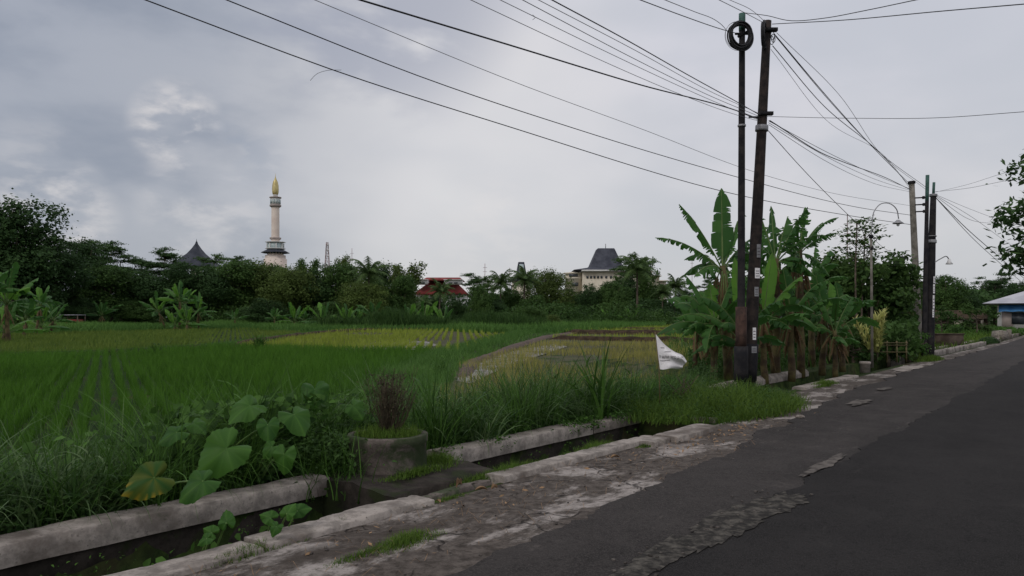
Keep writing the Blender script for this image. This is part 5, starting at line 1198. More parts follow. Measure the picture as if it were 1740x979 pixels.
for (k, px, top, d, lab, wd) in (
 ('p2', 720, 505, 100, 'low palm shoot below the red roofed building', 1.0), ('b2', 905, 520, 100, 'rounded bush at the end of the muddy bund', 1.4), ('b2', 860, 530, 96, 'dark bush left of the muddy bund end', 1.6),
 ('o1', 940, 535, 92, 'light bush beside the top of the grassy bund', 1.3), ('b1', 660, 520, 100, 'dark shrub right of the large pale green banana', 1.5), ('b2', 560, 512, 102, 'dark shrub behind the yellow green banana', 1.5),
 ('b1', 445, 505, 104, 'shrub left below the minaret', 1.7), ('b2', 230, 510, 104, 'shrub left of the reddish stemmed bananas', 1.8), ('b1', 140, 505, 100, 'dark shrub behind the little red shed', 1.8),
 ('b1', 1000, 515, 124, 'dark shrub below the left wing of the cream building', 1.8), ('b1', 1130, 520, 120, 'dark shrub behind the right field', 2.0), ('b2', 30, 515, 90, 'dark shrub behind the left edge bananas', 1.6)):
    o = tree_px(k, px, top, d, lab, wd)
    if not k.startswith('p'): o['category'] = 'shrub'; o['group'] = 'shrubs at the foot of the far trees'
# woodland mass behind the single trees
def wood(name, x0, x1, d0, d1, h0, h1, n, leaf, mat, label, seed, tmin=None):
    r2 = np.random.default_rng(seed); px = r2.uniform(x0, x1, n); d = r2.uniform(d0, d1, n); x = (px-HX)/F*d
    if tmin is not None: k = ST(x, d)[1] > tmin; x = x[k]; d = d[k]; n = len(x)
    top = np.array([h0+(h1-h0)*(0.5+0.8*mnoise.noise(Vector((a*0.09, b*0.06, seed)))) for a, b in zip(x, d)])
    z = G(x, d)+top*r2.uniform(0, 1, n)**0.7; m_ = MB(); nr = r2.normal(0, 0.7, (n, 3)); nr[:, 2] += 0.6
    tn = np.array([0.5+0.8*mnoise.noise(Vector((a*0.35, c*0.35, seed))) for a, c in zip(x, z)])
    m_.leaves(np.stack([x, d, z], 1), nr, leaf*r2.uniform(0.6, 1.4, n), tint=np.clip(tn+r2.normal(0, 0.15, n), 0, 1), rng=r2, asp=0.6)
    tag(m_.build(name, mat), label, kind='stuff')
wood('woodland', -300, 1300, 128, 150, 2.5, 6.2, 60000, 0.6, 'crown_dark', 'dark wood filling the gaps between the far trees', 1)
wood('woodland', 1250, 2000, 92, 125, 4.0, 7.0, 26000, 0.55, 'crown_dark', 'dark wood behind the gardens on the right', 2)
wood('undergrowth', -300, 1280, 104, 122, -0.8, 4.2, 36000, 0.36, 'bush', 'leafy undergrowth at the foot of the far trees', 3)
wood('undergrowth', 1220, 1560, 26, 50, 0.4, 2.2, 30000, 0.20, 'bush', 'leafy undergrowth in the garden behind the banana plants', 4)
wood('undergrowth', 1590, 2000, 62, 72, 0.1, 0.9, 9000, 0.22, 'far_grass', 'low green growth in front of the old sheds and the blue house', 5)
wood('undergrowth', 1170, 1480, 18.5, 26, 0.0, 0.8, 13000, 0.10, 'bush', 'dark leafy growth under the short banana pair', 6, tmin=7.4)

# bigger-leaved garden tree behind the lamp, saplings, croton, shrub
def near_tree(px, d, H, Rr, n, leaf, mat, label, seed, lobes=12, cat='tree', name='tree', squash=0.8, lowf=0.45):
    rs = random.Random(seed); t_ = thing(name, onb(px, d), label, cat); limbs(t_, H*0.9, Rr*0.8, 8, 0.07, seed, start=0.3)
    lb = []
    for k in range(lobes):
        a = k*2.4; q = Rr*rs.uniform(0.3, 0.9); s_ = Rr*rs.uniform(0.22, 0.38); lb.append(((math.cos(a)*q, math.sin(a)*q, H*rs.uniform(lowf, 0.93)), s_, s_*squash))
    crown(t_, lb, n, leaf, mat, seed, shell=0.2); return t_
near_tree(1478, 31, 4.1, 2.3, 8000, 0.20, 'crown_mid', 'leafy round leaved garden tree behind the gooseneck lamp', 301, 16)
near_tree(1425, 30, 3.3, 1.3, 4500, 0.17, 'crown_mid', 'smaller garden tree between the banana plants and the lamp', 302, 10)
near_tree(1385, 33, 3.6, 1.4, 5000, 0.17, 'crown_dark', 'dark garden tree right behind the comb-leaved banana', 303, 10)
near_tree(1400, 26, 2.2, 0.9, 2600, 0.12, 'bush', 'bushy shrub under the short banana pair', 304, 9, 'shrub', 'shrub', lowf=0.15)
near_tree(1600, 58, 2.0, 1.6, 2600, 0.16, 'bush', 'dark leafy shrub partly hiding the old shed', 311, 10, 'shrub', 'shrub', lowf=0.2)
near_tree(1660, 60, 2.2, 1.5, 2600, 0.16, 'crown_mid', 'green shrub between the old shed and the blue house', 312, 10, 'shrub', 'shrub', lowf=0.2)
near_tree(1545, 27.5, 1.0, 0.75, 3200, 0.06, 'far_grass', 'rounded light green shrub left of the second pole cluster', 305, 10, 'shrub', 'shrub', lowf=0.2)
near_tree(1510, 27.0, 0.95, 0.8, 3000, 0.07, 'bush', 'dark low shrub right of the yellow croton', 306, 10, 'shrub', 'shrub', lowf=0.2)
near_tree(1450, 25.5, 0.8, 0.7, 3000, 0.08, 'bush', 'dark low shrub left of the yellow croton', 307, 10, 'shrub', 'shrub', lowf=0.2)
# tall thin sapling
def sapling(px, d, top, label, seed):
    b = onb(px, d); t_ = thing('sapling', b, label, 'sapling'); H = CAMZ+(HY-top)/F*d-b.z; rs = random.Random(seed); r2 = np.random.default_rng(seed)
    m_ = MB(); pts = [Vector((0.1*math.sin(u*3+seed), 0, H*u*0.96)) for u in np.linspace(0, 1, 8)]; m_.tube([tuple(p) for p in pts], np.linspace(0.05, 0.02, 8), 6)
    cr = MB()
    for k in range(9):
        a = k*2.4; u = 0.72+0.26*k/9; e = Vector((math.cos(a)*0.55, math.sin(a)*0.45, H*u+0.12)); b2 = Vector((pts[-1].x, 0, H*(u-0.08)))
        m_.tube([tuple(b2), tuple((b2+e)/2), tuple(e)], 0.012, 4)
        cr.leaves(np.array(e)+r2.normal(0, 1, (45, 3))*np.array([0.2, 0.2, 0.05]), np.array([[0, 0, 1.0]])+r2.normal(0, 0.35, (45, 3)), 0.16, rng=r2, asp=0.6)
    m_.build('trunk', 'bark', t_, smooth=True); cr.build('crown', 'crown_mid', t_)
sapling(1458, 29, 366, 'tall thin sapling with a flat tufted top left of the gooseneck lamp', 3)
sapling(1468, 29.5, 378, 'slightly shorter thin sapling touching the gooseneck lamp post', 4)
def croton():
    b = onb(1490, 25.2); t_ = thing('croton_plant', b, 'yellow green croton with upright leaf spikes beside the garden fence', 'plant'); rs = random.Random(9); r2 = np.random.default_rng(9)
    m_ = MB(); cr = MB()
    for k in range(22):
        a = rs.uniform(0, 6.28); sp = rs.uniform(0.05, 0.75); h = rs.uniform(0.9, 1.65); pts = [Vector((math.cos(a)*sp*u, math.sin(a)*sp*u*0.6, h*u)) for u in np.linspace(0, 1, 6)]
        m_.tube([tuple(p) for p in pts], np.linspace(0.014, 0.007, 6), 4)
        for i in (2, 3, 4, 5):
            N = 11; root = np.repeat(np.array([pts[i]]), N, 0)+r2.normal(0, 0.02, (N, 3)); cr.blades(root, r2.uniform(0.18, 0.32, N), 0.05, r2.uniform(0.3, 1.2, N), 3, rng=r2, tint=np.clip(r2.normal(0.25+0.15*i, 0.15, N), 0, 1))
    m_.build('stem', 'twig', t_); cr.build('foliage', 'croton', t_)
croton()
# near branch of a tree standing just right of the view
def right_tree():
    b = Vector((12.2, 13.5, 0)); b.z = float(G(b.x, b.y)); t_ = thing('tree', b, 'large leaved tree reaching in at the right edge of the photo', 'tree'); rs = random.Random(12)
    m_ = MB(); m_.tube([(0, 0, -0.2), (0.1, 0, 1.5), (0.0, 0.1, 3.0), (-0.2, 0.2, 4.6)], [0.16, 0.13, 0.11, 0.06], 9)
    tips = []
    for (tx, ty, dd) in ((1712, 375, 0.4), (1728, 430, -0.2), (1735, 290, 0.8), (1738, 360, -0.5), (1745, 405, 0.6), (1765, 340, 0), (1790, 300, 0.5), (1820, 380, -0.7), (1775, 265, -0.4), (1850, 320, 1.0), (1745, 450, 0.2), (1800, 430, 0.9)):
        e = P(tx, ty, 13.5+dd)-b; s0 = Vector((-0.05, 0.1, max(1.6, e.z-0.9))); md = (s0+e)/2+Vector((0, 0, 0.15)); m_.tube([tuple(s0), tuple(md), tuple(e)], [0.035, 0.02, 0.008], 5); tips += [e, md.lerp(e, 0.5), md, s0.lerp(md, 0.7)]
    m_.build('trunk', 'bark', t_, smooth=True); cr = MB(); r2 = np.random.default_rng(13)
    for e in tips:
        n = 130; p = np.array(e)+r2.normal(0, 1, (n, 3))*np.array([0.17, 0.17, 0.11]); nr = r2.normal(0, 0.5, (n, 3)); nr[:, 2] += 0.7
        cr.leaves(p, nr, r2.uniform(0.10, 0.20, n), rng=r2, asp=0.42)
    cr.build('crown', 'crown_dark', t_)
right_tree()

# ------------------------------------------------------------------ far buildings
def roof_lathe4(m_, prof, c, ax=1.0, ay=1.0, mi=0, rot=math.pi/4):
    b0 = m_.n; m_.lathe([(r*math.sqrt(2), z) for r, z in prof], (0, 0, 0), sides=4, rot=rot, mi=mi); V = m_.V[-1]; V[:, 0] = V[:, 0]*ax+c[0]; V[:, 1] = V[:, 1]*ay+c[1]; V[:, 2] += c[2]
# minaret
D = 380.0; k = D/F
def mz(py): return CAMZ+(HY-py)*k
mb_ = onb(468, D); mn = thing('minaret', mb_, 'tall pale minaret with a golden bud top and dark tiered roof behind the trees', 'minaret')
z0 = mb_.z
def lv(py): return mz(py)-z0
m_ = MB(); m_.lathe([(19*k, 0), (19*k, lv(440)), (17*k, lv(440)+0.1), (17*k, lv(434))], sides=8, rot=R(22.5)); m_.build('base', 'pinkish', mn)
m_ = MB(); m_.lathe([(13.5*k, lv(434)), (13.5*k, lv(427)), (13*k, lv(426.5))], sides=8, rot=R(22.5)); st_ = m_.build('lower_storey', 'pinkish', mn)
for a in range(16):
    an = R(22.5)+a*math.pi/8+math.pi/16
    if a % 2 == 0 or True:
        wd = MB(); rad = 13.5*k*math.cos(math.pi/8)/math.cos((an-R(22.5)) % (math.pi/4)-math.pi/8); wd.box((rad*math.cos(an), rad*math.sin(an), lv(430)), (0.5, 1.0, 1.1), an); wd.build('window', 'window', mn)
m_ = MB(); m_.lathe([(13*k, lv(428)), (23.5*k, lv(430.2)), (23.5*k, lv(429.4)), (16*k, lv(425.5)), (13.5*k, lv(424.5))], sides=8, rot=R(22.5)); m_.build('roof', 'tile_black', mn)
m_ = MB(); m_.lathe([(13.5*k, lv(424.6)), (13.5*k, lv(414)), (13*k, lv(413.8))], sides=8, rot=R(22.5)); m_.build('glazed_gallery', 'teal', mn)
m_ = MB()
for q in (424, 413): m_.lathe([(14*k, lv(q)), (17*k, lv(q-0.9)), (17*k, lv(q-1.8)), (12*k, lv(q-1.9))], sides=8, rot=R(22.5))
for a in range(8):
    an = R(22.5)+a*math.pi/4; m_.box((13.7*k*math.cos(an), 13.7*k*math.sin(an), lv(419)), (0.5, 0.5, 10*k), an)
m_.build('cornice', 'white_pl', mn)
m_ = MB(); m_.lathe([(7*k, lv(412.5)), (7*k, lv(407.5)), (6.7*k, lv(403)), (6.5*k, lv(352.5)), (6.4*k, lv(352))], n=32); m_.build('shaft', 'pinkish', mn, smooth=True)
for pf in ([(6.6*k, lv(408)), (9.3*k, lv(406.5)), (9.6*k, lv(404)), (6.7*k, lv(403.6))], [(6.6*k, lv(353)), (9.5*k, lv(351)), (9.7*k, lv(348.5)), (7*k, lv(348))], [(7*k, lv(338)), (10*k, lv(336.6)), (10*k, lv(335.2)), (6*k, lv(334.6))]):
    m_ = MB(); m_.lathe(pf, n=32); m_.build('balcony', 'brown_band', mn, smooth=False)
m_ = MB(); m_.lathe([(8.2*k, lv(348.2)), (8.2*k, lv(337.8))], n=24); m_.build('lantern_storey', 'white_pl', mn)
m_ = MB()
for a in range(12): m_.box((8.25*k*math.cos(a*math.pi/6), 8.25*k*math.sin(a*math.pi/6), lv(343)), (0.25, 0.8, 7*k), a*math.pi/6)
m_.build('window', 'teal', mn)
m_ = MB(); m_.lathe([(4.2*k, lv(335)), (4*k, lv(331)), (3.8*k, lv(330.6))], n=24); m_.build('neck', 'white_pl', mn)
m_ = MB(); m_.lathe([(4.2*k, lv(331)), (5.2*k, lv(328)), (5.6*k, lv(322)), (5.2*k, lv(315)), (3.9*k, lv(309)), (2.0*k, lv(305)), (0.8*k, lv(302)), (0.35*k, lv(299)), (0.2*k, lv(295))], n=24); m_.build('finial', 'gold', mn, smooth=True)

# big joglo-roofed hall
D = 230.0; k = D/F; hb = onb(1040, D); hall = thing('hall_building', hb, 'large cream building with a steep dark grey trapezoid roof above the trees', 'building')
def X_(px): return (px-1040)*k
def Z_(py): return CAMZ+(HY-py)*k-hb.z
m_ = MB(); roof_lathe4(m_, [(42*k, Z_(460)), (60*k, Z_(459)), (60*k, Z_(458.5)), (32*k, Z_(453)), (27*k, Z_(448)), (15*k, Z_(419)), (14*k, Z_(418))], (X_(1035), 10, 0)); m_.build('roof', 'tile_dark', hall)
m_ = MB(); m_.tube([(X_(1036), 10, Z_(418)), (X_(1036), 10, Z_(409))], 0.12, 5); m_.build('lightning_rod', 'steel', hall)
m_ = MB(); m_.box((X_(1040), 8, (Z_(461)+Z_(545))/2), (100*k, 16, Z_(461)-Z_(545))); m_.build('wall', 'cream', hall)
m_ = MB(); m_.box((X_(1040), 7, Z_(460.2)), (104*k, 17, 2.4*k)); m_.build('cornice', 'white_pl', hall)
m_ = MB(); m_.lathe([(15*k, 0), (15*k, Z_(474)), (17*k, Z_(473)), (17*k, Z_(470.5)), (15*k, Z_(470)), (15*k, Z_(465)), (18*k, Z_(464.5)), (18*k, Z_(462.5)), (5*k, Z_(461))], c=(X_(977), 4, 0), n=20); m_.build('round_wing', 'cream', hall)
for (a, b, c_, d_) in ((965, 985, 465.5, 469.8), (970, 985, 480, 486)):
    m_ = MB(); m_.box((X_((a+b)/2), 4-15.1*k+0.35*k, (Z_(c_)+Z_(d_))/2), ((b-a)*k*0.75, 0.8, Z_(c_)-Z_(d_))); m_.build('window', 'window', hall)
for q in (998, 1004, 1010, 1016, 1022, 1030, 1038, 1046):
    m_ = MB(); m_.box((X_(q), -0.05, Z_(471)), (3.4*k, 0.3, 4*k)); w_ = m_.build('window', 'window', hall)
m_ = MB()
for i, (a, b, t_) in enumerate(((1086, 1108, 463), (1108, 1122, 470), (1120, 1134, 478))): m_.box((X_((a+b)/2), 6+i*0.4, (Z_(t_)+Z_(545))/2), ((b-a)*k, 10, Z_(t_)-Z_(545)))
for i, (a, b, t_) in enumerate(((1084, 1110, 462), (1107, 1124, 469), (1119, 1136, 477))): m_.box((X_((a+b)/2), 5.5+i*0.4, Z_(t_)), ((b-a)*k, 12, 0.3))
m_.build('stepped_wing', 'cream', hall)
for (a, t_) in ((1094, 471), (1101, 471), (1113, 478), (1127, 485)):
    m_ = MB(); m_.box((X_(a), 0.9, Z_(t_)), (3*k, 0.4, 3*k)); m_.build('window', 'window', hall)

# small tower roof
D = 225.0; k = D/F; tb = onb(886, D); tw = thing('tower_building', tb, 'small building with a narrow flaring grey tower roof left of the big hall', 'building')
def Z2(py): return CAMZ+(HY-py)*k-tb.z
m_ = MB(); roof_lathe4(m_, [(20*k, Z2(477)), (21*k, Z2(476)), (12*k, Z2(470)), (8*k, Z2(464)), (5*k, Z2(446)), (4.6*k, Z2(443))], (0, 6, 0), rot=R(55)); m_.build('roof', 'tile_dark', tw)
m_ = MB(); roof_lathe4(m_, [(5.0*k, Z2(463)), (3.6*k, Z2(447))], (0, 6-2.9*k, 0), rot=R(55)); m_.build('roof_glazing', 'teal', tw)
m_ = MB(); m_.box((0, 6, (Z2(477)+0)/2), (32*k, 5, Z2(477))); m_.build('wall', 'cream', tw)
m_ = MB()
for q in (-10, -3, 4, 11): m_.box((q*k, 3.4, Z2(480)), (3*k, 0.3, 2.4*k))
m_.build('window', 'window', tw)

# red roofed building
D = 200.0; k = D/F; rb_ = onb(750, D); rbld = thing('red_roof_building', rb_, 'white building with dark red hipped roofs and two dormers among the trees', 'building')
def Z3(py): return CAMZ+(HY-py)*k-rb_.z
def X3(px): return (px-750)*k
def hip(m_, x0, x1, y0, y1, z0_, z1_, inset, mi=0):
    V = [(x0, y0, z0_), (x1, y0, z0_), (x1, y1, z0_), (x0, y1, z0_), (x0+inset, (y0+y1)/2-0.4, z1_), (x1-inset, (y0+y1)/2-0.4, z1_), (x1-inset, (y0+y1)/2+0.4, z1_), (x0+inset, (y0+y1)/2+0.4, z1_)]
    m_.add(V, [(0, 3, 2, 1), (4, 5, 6, 7), (0, 1, 5, 4), (1, 2, 6, 5), (2, 3, 7, 6), (3, 0, 4, 7)], mi)
m_ = MB(); hip(m_, X3(702), X3(794), 0, 16, Z3(500), Z3(474), 4.0); hip(m_, X3(712), X3(786), 3, 13, Z3(475.5), Z3(469), 1.2); m_.build('roof', 'tile_red', rbld)
m_ = MB(); m_.box((X3(748), 8, Z3(500)/2), (84*k, 13, Z3(500))); m_.build('wall', 'white_pl', rbld)
for (a, b) in ((706, 726), (755, 785)):
    m_ = MB(); m_.box((X3((a+b)/2), 1.6, Z3(479.5)), ((b-a)*k, 3.5, 7.5*k)); m_.box((X3((a+b)/2), 1.3, Z3(475.4)), ((b-a+2)*k, 4.2, 1.1*k)); dm = m_.build('dormer', 'white_pl', rbld)
    for q in (0.35, 0.65):
        m_ = MB(); m_.box((X3(a+(b-a)*q), -0.18, Z3(481)), (6*k, 0.1, 2.4*k)); m_.build('window', 'window', dm)
m_ = MB(); m_.box((X3(746), -0.5, Z3(528)), (30*k, 1.0, 34*k)); m_.build('porch', 'white_pl', rbld)

# black spire roof
D = 210.0; k = D/F; sb = onb(334, D); sp = thing('pavilion', sb, 'black steep spire roof poking above the trees left of the minaret', 'pavilion')
def Z4(py): return CAMZ+(HY-py)*k-sb.z
m_ = MB(); roof_lathe4(m_, [(34*k, Z4(455)), (34*k, Z4(454)), (20*k, Z4(441)), (11*k, Z4(431)), (6*k, Z4(423)), (2.0*k, Z4(415)), (1.2*k, Z4(412))], (0, 0, 0), rot=R(40)); m_.build('roof', 'tile_black', sp)
m_ = MB(); m_.lathe([(1.4*k, Z4(413)), (1.7*k, Z4(411.5)), (0.6*k, Z4(410)), (0.15*k, Z4(406))], n=10); m_.build('finial', 'tile_black', sp)
m_ = MB()
for a in range(4): m_.box((22*k*math.cos(a*math.pi/2+0.7), 22*k*math.sin(a*math.pi/2+0.7), Z4(455)/2), (0.6, 0.6, Z4(455)))
m_.box((0, 0, Z4(455)/2), (14*k, 14*k, Z4(455)-0.1), 0.7); m_.build('wall', 'cream', sp)

# lattice mast and thin masts
def lattice(px, top, d, wd, label):
    b = onb(px, d); t_ = thing('lattice_mast', b, label, 'mast'); H = CAMZ+(HY-top)/F*d-b.z; m_ = MB(); n = 14
    co = [(-1, -1), (1, -1), (1, 1), (-1, 1)]
    for (a, c) in co: m_.tube([(a*wd, c*wd, 0), (a*wd*0.18, c*wd*0.18, H)], 0.13, 4)
    for i in range(n):
        u = i/n; v = (i+1)/n; w1 = wd*(1-0.82*u); w2 = wd*(1-0.82*v)
        for q in range(4):
            a = co[q]; c = co[(q+1) % 4]; m_.tube([(a[0]*w1, a[1]*w1, H*u), (c[0]*w2, c[1]*w2, H*v)], 0.09, 3); m_.tube([(c[0]*w1, c[1]*w1, H*u), (a[0]*w2, a[1]*w2, H*v)], 0.09, 3); m_.tube([(a[0]*w2, a[1]*w2, H*v), (c[0]*w2, c[1]*w2, H*v)], 0.09, 3)
    m_.build('frame', 'mast', t_)
    m_ = MB()
    for q in (0.97, 0.9, 0.82): m_.lathe([(0.5, -0.4), (0.5, 0.4)], c=(0.6, -0.6, H*q), n=8)
    m_.build('antenna', 'white_pl', t_)
lattice(556, 412, 420, 2.6, 'faint lattice telecom mast right of the minaret')
def thin_mast(px, top, d, label, r=0.05, arm=False):
    b = onb(px, d); H = CAMZ+(HY-top)/F*d-b.z; m_ = MB(); m_.tube([(0, 0, 0), (0, 0, H)], r, 5)
    for q in (0.93, 0.86): m_.tube([(-0.8*r*8, 0, H*q), (0.8*r*8, 0, H*q)], r*0.6, 4)
    if arm: m_.tube([(0, 0, H*0.78), (0.5, 0, H*0.80)], r*0.8, 4); m_.tube([(0, 0, H*0.66), (0.28, 0, H*0.67)], r*0.8, 4)
    o = m_.build('antenna_mast', 'mast', loc=b); tag(o, label, 'mast', 'thin masts behind the trees')
thin_mast(598, 422, 200, 'very thin mast right of the plume-topped tree', 0.07)
thin_mast(824, 448, 200, 'thin mast above the far umbrella trees, left of the dark palm', 0.08)
thin_mast(866, 455, 200, 'faint mast between the dark palm and the small tower roof', 0.07)
thin_mast(1228, 452, 180, 'thin mast just left of the tallest banana plant', 0.08)
thin_mast(1176, 440, 180, 'faint mast between the hall and the banana leaves', 0.06)
thin_mast(1440, 364, 33, 'thin pole aerial with two side arms left of the saplings', 0.022, True)

# little shed at left, sheds and blue house at right
b = onb(124, 92); sh_ = thing('shed', b, 'little red-walled shed with a pale roof under the left trees', 'shed')
m_ = MB(); m_.box((0, 0, 0.55), (1.7, 1.4, 1.1)); m_.build('wall', 'tile_red', sh_); m_ = MB(); m_.box((-0.1, 0, 1.62), (2.3, 1.9, 0.06)); m_.build('roof', 'zinc', sh_)
m_ = MB()
for q in (-1.1, 1.0):
    for r_ in (-0.8, 0.8): m_.box((q, r_, 0.8), (0.09, 0.09, 1.6))
m_.build('post', 'bark', sh_)
D = 66.0; k = D/F; b = onb(1716, D); hs = thing('blue_house', b, 'low house with a grey metal roof and blue awning at the right edge', 'house', rz=-R(34))
def X5(px): return (px-1716)*k
def Z5(py): return CAMZ+(HY-py)*k-b.z
m_ = MB(); x0 = X5(1676); V = [(x0, -0.4, Z5(515.5)), (x0+11, -0.4, Z5(515.5)), (x0+11, 8, Z5(515.5)), (x0, 8, Z5(515.5)), (x0+4.3, 3.6, Z5(485)), (x0+6.7, 3.6, Z5(485))]
m_.add(V, [(0, 1, 5, 4)]); m_.add(V, [(2, 3, 4, 5)]); m_.add(V, [(3, 0, 4)]); m_.add(V, [(1, 2, 5)]); m_.add([(v[0], v[1], v[2]-0.05) for v in V[:4]], [(3, 2, 1, 0)]); m_.build('roof', 'zinc', hs)
m_ = MB(); m_.box((x0+5.8, 4, Z5(517)/2), (9.4, 6.6, Z5(517))); m_.build('wall', 'white_pl', hs)
m_ = MB(); A = np.array([[(X5(1700)+q*0.5, 0.66, Z5(518)), (X5(1700)+q*0.5, 0.35, Z5(523)), (X5(1700)+q*0.5, 0.02+0.03*(q % 2), Z5(530)+0.05*(q % 2))] for q in range(17)]); m_.grid(A); m_.build('awning', 'blue', hs)
m_ = MB(); m_.box((X5(1728), 0.66, Z5(541)), (1.0, 0.06, 1.0)); m_.build('window', 'window', hs)
m_ = MB(); m_.box((X5(1712), 0.66, Z5(544)), (0.8, 0.06, 1.5)); m_.build('door', 'brown_band', hs)
D = 74.0; k = D/F; b = onb(1590, D); os_ = thing('old_shed', b, 'long dim shed with a dark roof and pale door left of the blue house', 'shed', rz=-R(29))
def X6(px): return (px-1590)*k
m_ = MB(); m_.box((X6(1590), 2, 0.65), (150*k, 4, 1.3)); m_.build('wall', 'brickwall', os_)
m_ = MB(); V = [(X6(1510), -0.5, 1.2), (X6(1665), -0.5, 1.2), (X6(1665), 2, 2.05), (X6(1510), 2, 2.05), (X6(1665), 4.6, 1.2), (X6(1510), 4.6, 1.2)]
m_.add(V, [(0, 1, 2, 3)]); m_.add(V, [(3, 2, 4, 5)]); m_.build('roof', 'soil', os_)
for (a, b2, mt, nm) in ((1614, 1630, 'cream', 'door'), (1636, 1640, 'pole_conc', 'post'), (1655, 1659, 'pole_conc', 'post'), (1540, 1552, 'window', 'window')):
    m_ = MB(); m_.box((X6((a+b2)/2), -0.06 if nm != 'post' else -0.35, 0.55), ((b2-a)*k, 0.08 if nm != 'post' else 0.15, 1.1)); m_.build(nm, mt, os_)
m_ = MB(); b = onb(1545, 40); m_.box((0, 0, 0.28), (5.6, 0.16, 0.7)); m_.box((0, 0, 0.65), (5.7, 0.22, 0.06))
tag(m_.build('garden_wall', 'brickwall', loc=b), 'low dark plastered wall behind the grey concrete pole', 'wall')

# ------------------------------------------------------------------ poles
def smooth_path(pts, n=40):
    pts = np.array(pts, float); u = np.concatenate([[0], np.cumsum(np.linalg.norm(np.diff(pts, axis=0), axis=1))]); q = np.linspace(0, u[-1], n)
    # Catmull-like: cubic Hermite on chord length
    m = np.gradient(pts, u, axis=0) if len(pts) > 2 else np.repeat((pts[1:]-pts[:1])/u[-1], 2, 0)
    o = []
    for x in q:
        i = min(len(u)-2, int(np.searchsorted(u, x, side='right')-1)); h = u[i+1]-u[i]; t = (x-u[i])/h
        o.append((2*t**3-3*t*t+1)*pts[i]+(t**3-2*t*t+t)*h*m[i]+(-2*t**3+3*t*t)*pts[i+1]+(t**3-t*t)*h*m[i+1])
    return np.array(o)
def pole(bp, tpx, tpy, d, r0, r1, mat, label, name='utility_pole', n=12):
    b = onb(bp, d); t_ = thing(name, b, label, 'utility pole'); top = P(tpx, tpy, d)-b
    m_ = MB(); m_.tube([tuple(top*u+Vector((0, 0, -0.2 if u == 0 else 0))) for u in np.linspace(0, 1, 9)], np.linspace(r0, r1, 9), n); m_.build('shaft', mat, t_, smooth=False)
    return t_, b, top
def sleeve(t_, top, u0, u1, r, mat, name):
    m_ = MB(); m_.tube([tuple(top*u) for u in np.linspace(u0, u1, 4)], r, 14); return m_.build(name, mat, t_, smooth=False)
def poster(t_, top, u, w_, h, r, mat='paper', ang=-1.57, name='poster'):
    m_ = MB(); c = top*u; A = np.array([[(c.x+r*math.cos(ang+a), c.y+r*math.sin(ang+a), c.z+z) for z in (-h/2, 0, h/2)] for a in np.linspace(-w_/2/r, w_/2/r, 7)]); m_.grid(A)
    o = m_.build(name, mat, t_, smooth=True)
    m_ = MB()
    for z in (-0.28, -0.05, 0.2): m_.grid(np.array([[(c.x+(r+0.002)*math.cos(ang+a), c.y+(r+0.002)*math.sin(ang+a), c.z+z*h+q) for q in (-0.03*h, 0.03*h)] for a in np.linspace(-w_*0.36/r, w_*0.3/r, 5)]))
    m_.build('print', 'ink', o); return o
DA = 16.0
pA, bA, tA = pole(1259, 1261, 24, DA, 0.085, 0.062, 'pole_black', 'tall thin black steel pole with a green top and a big cable coil')
sleeve(pA, tA, 0.955, 1.001, 0.068, 'pole_green', 'green_cap'); sleeve(pA, tA, 0.02, 0.115, 0.145, 'pole_black', 'base_sleeve'); sleeve(pA, tA, 0.115, 0.22, 0.115, 'sleeve_rust', 'rusty_sleeve')
sleeve(pA, tA, 0.70, 0.705, 0.085, 'steel', 'band')
m_ = MB(); m_.tube([(tA*0.945+Vector((-0.16, -0.05, 0)))[:], (tA*0.945+Vector((0.18, -0.05, 0)))[:]], 0.025, 6); m_.tube([(tA*0.945+Vector((-0.1, -0.05, -0.06)))[:], (tA*0.945+Vector((0.12, -0.05, 0.06)))[:]], 0.03, 6); m_.build('clamp', 'pole_black', pA)
pB, bB, tB = pole(1271, 1304, 36, DA+0.35, 0.15, 0.085, 'pole_rust', 'stouter dark brown pole leaning right behind the thin black one')
sleeve(pB, tB, 0.70, 0.715, 0.135, 'steel', 'band'); sleeve(pB, tB, 0.02, 0.12, 0.17, 'pole_black', 'base_sleeve')
for (u, w_, h, mt) in ((0.372, 0.09, 0.28, 'steel'), (0.312, 0.12, 0.22, 'paper'), (0.262, 0.10, 0.20, 'steel'), (0.148, 0.08, 0.26, 'paper'), (0.105, 0.12, 0.14, 'steel')):
    poster(pB, tB, u, w_, h, 0.148 if u > 0.12 else 0.178, mt, ang=-1.35)
for q in (0.972, 0.745):
    m_ = MB(); m_.box(tuple(tB*q+Vector((0.04, -0.09, 0))), (0.30, 0.10, 0.07)); m_.build('bracket', 'pole_black', pB)
m_ = MB(); m_.tube([tuple(tB*0.735+Vector((-0.1, -0.1, 0))), tuple(tB*0.735+Vector((-0.32, -0.1, 0.0)))], 0.02, 6); m_.build('hook', 'pole_black', pB)
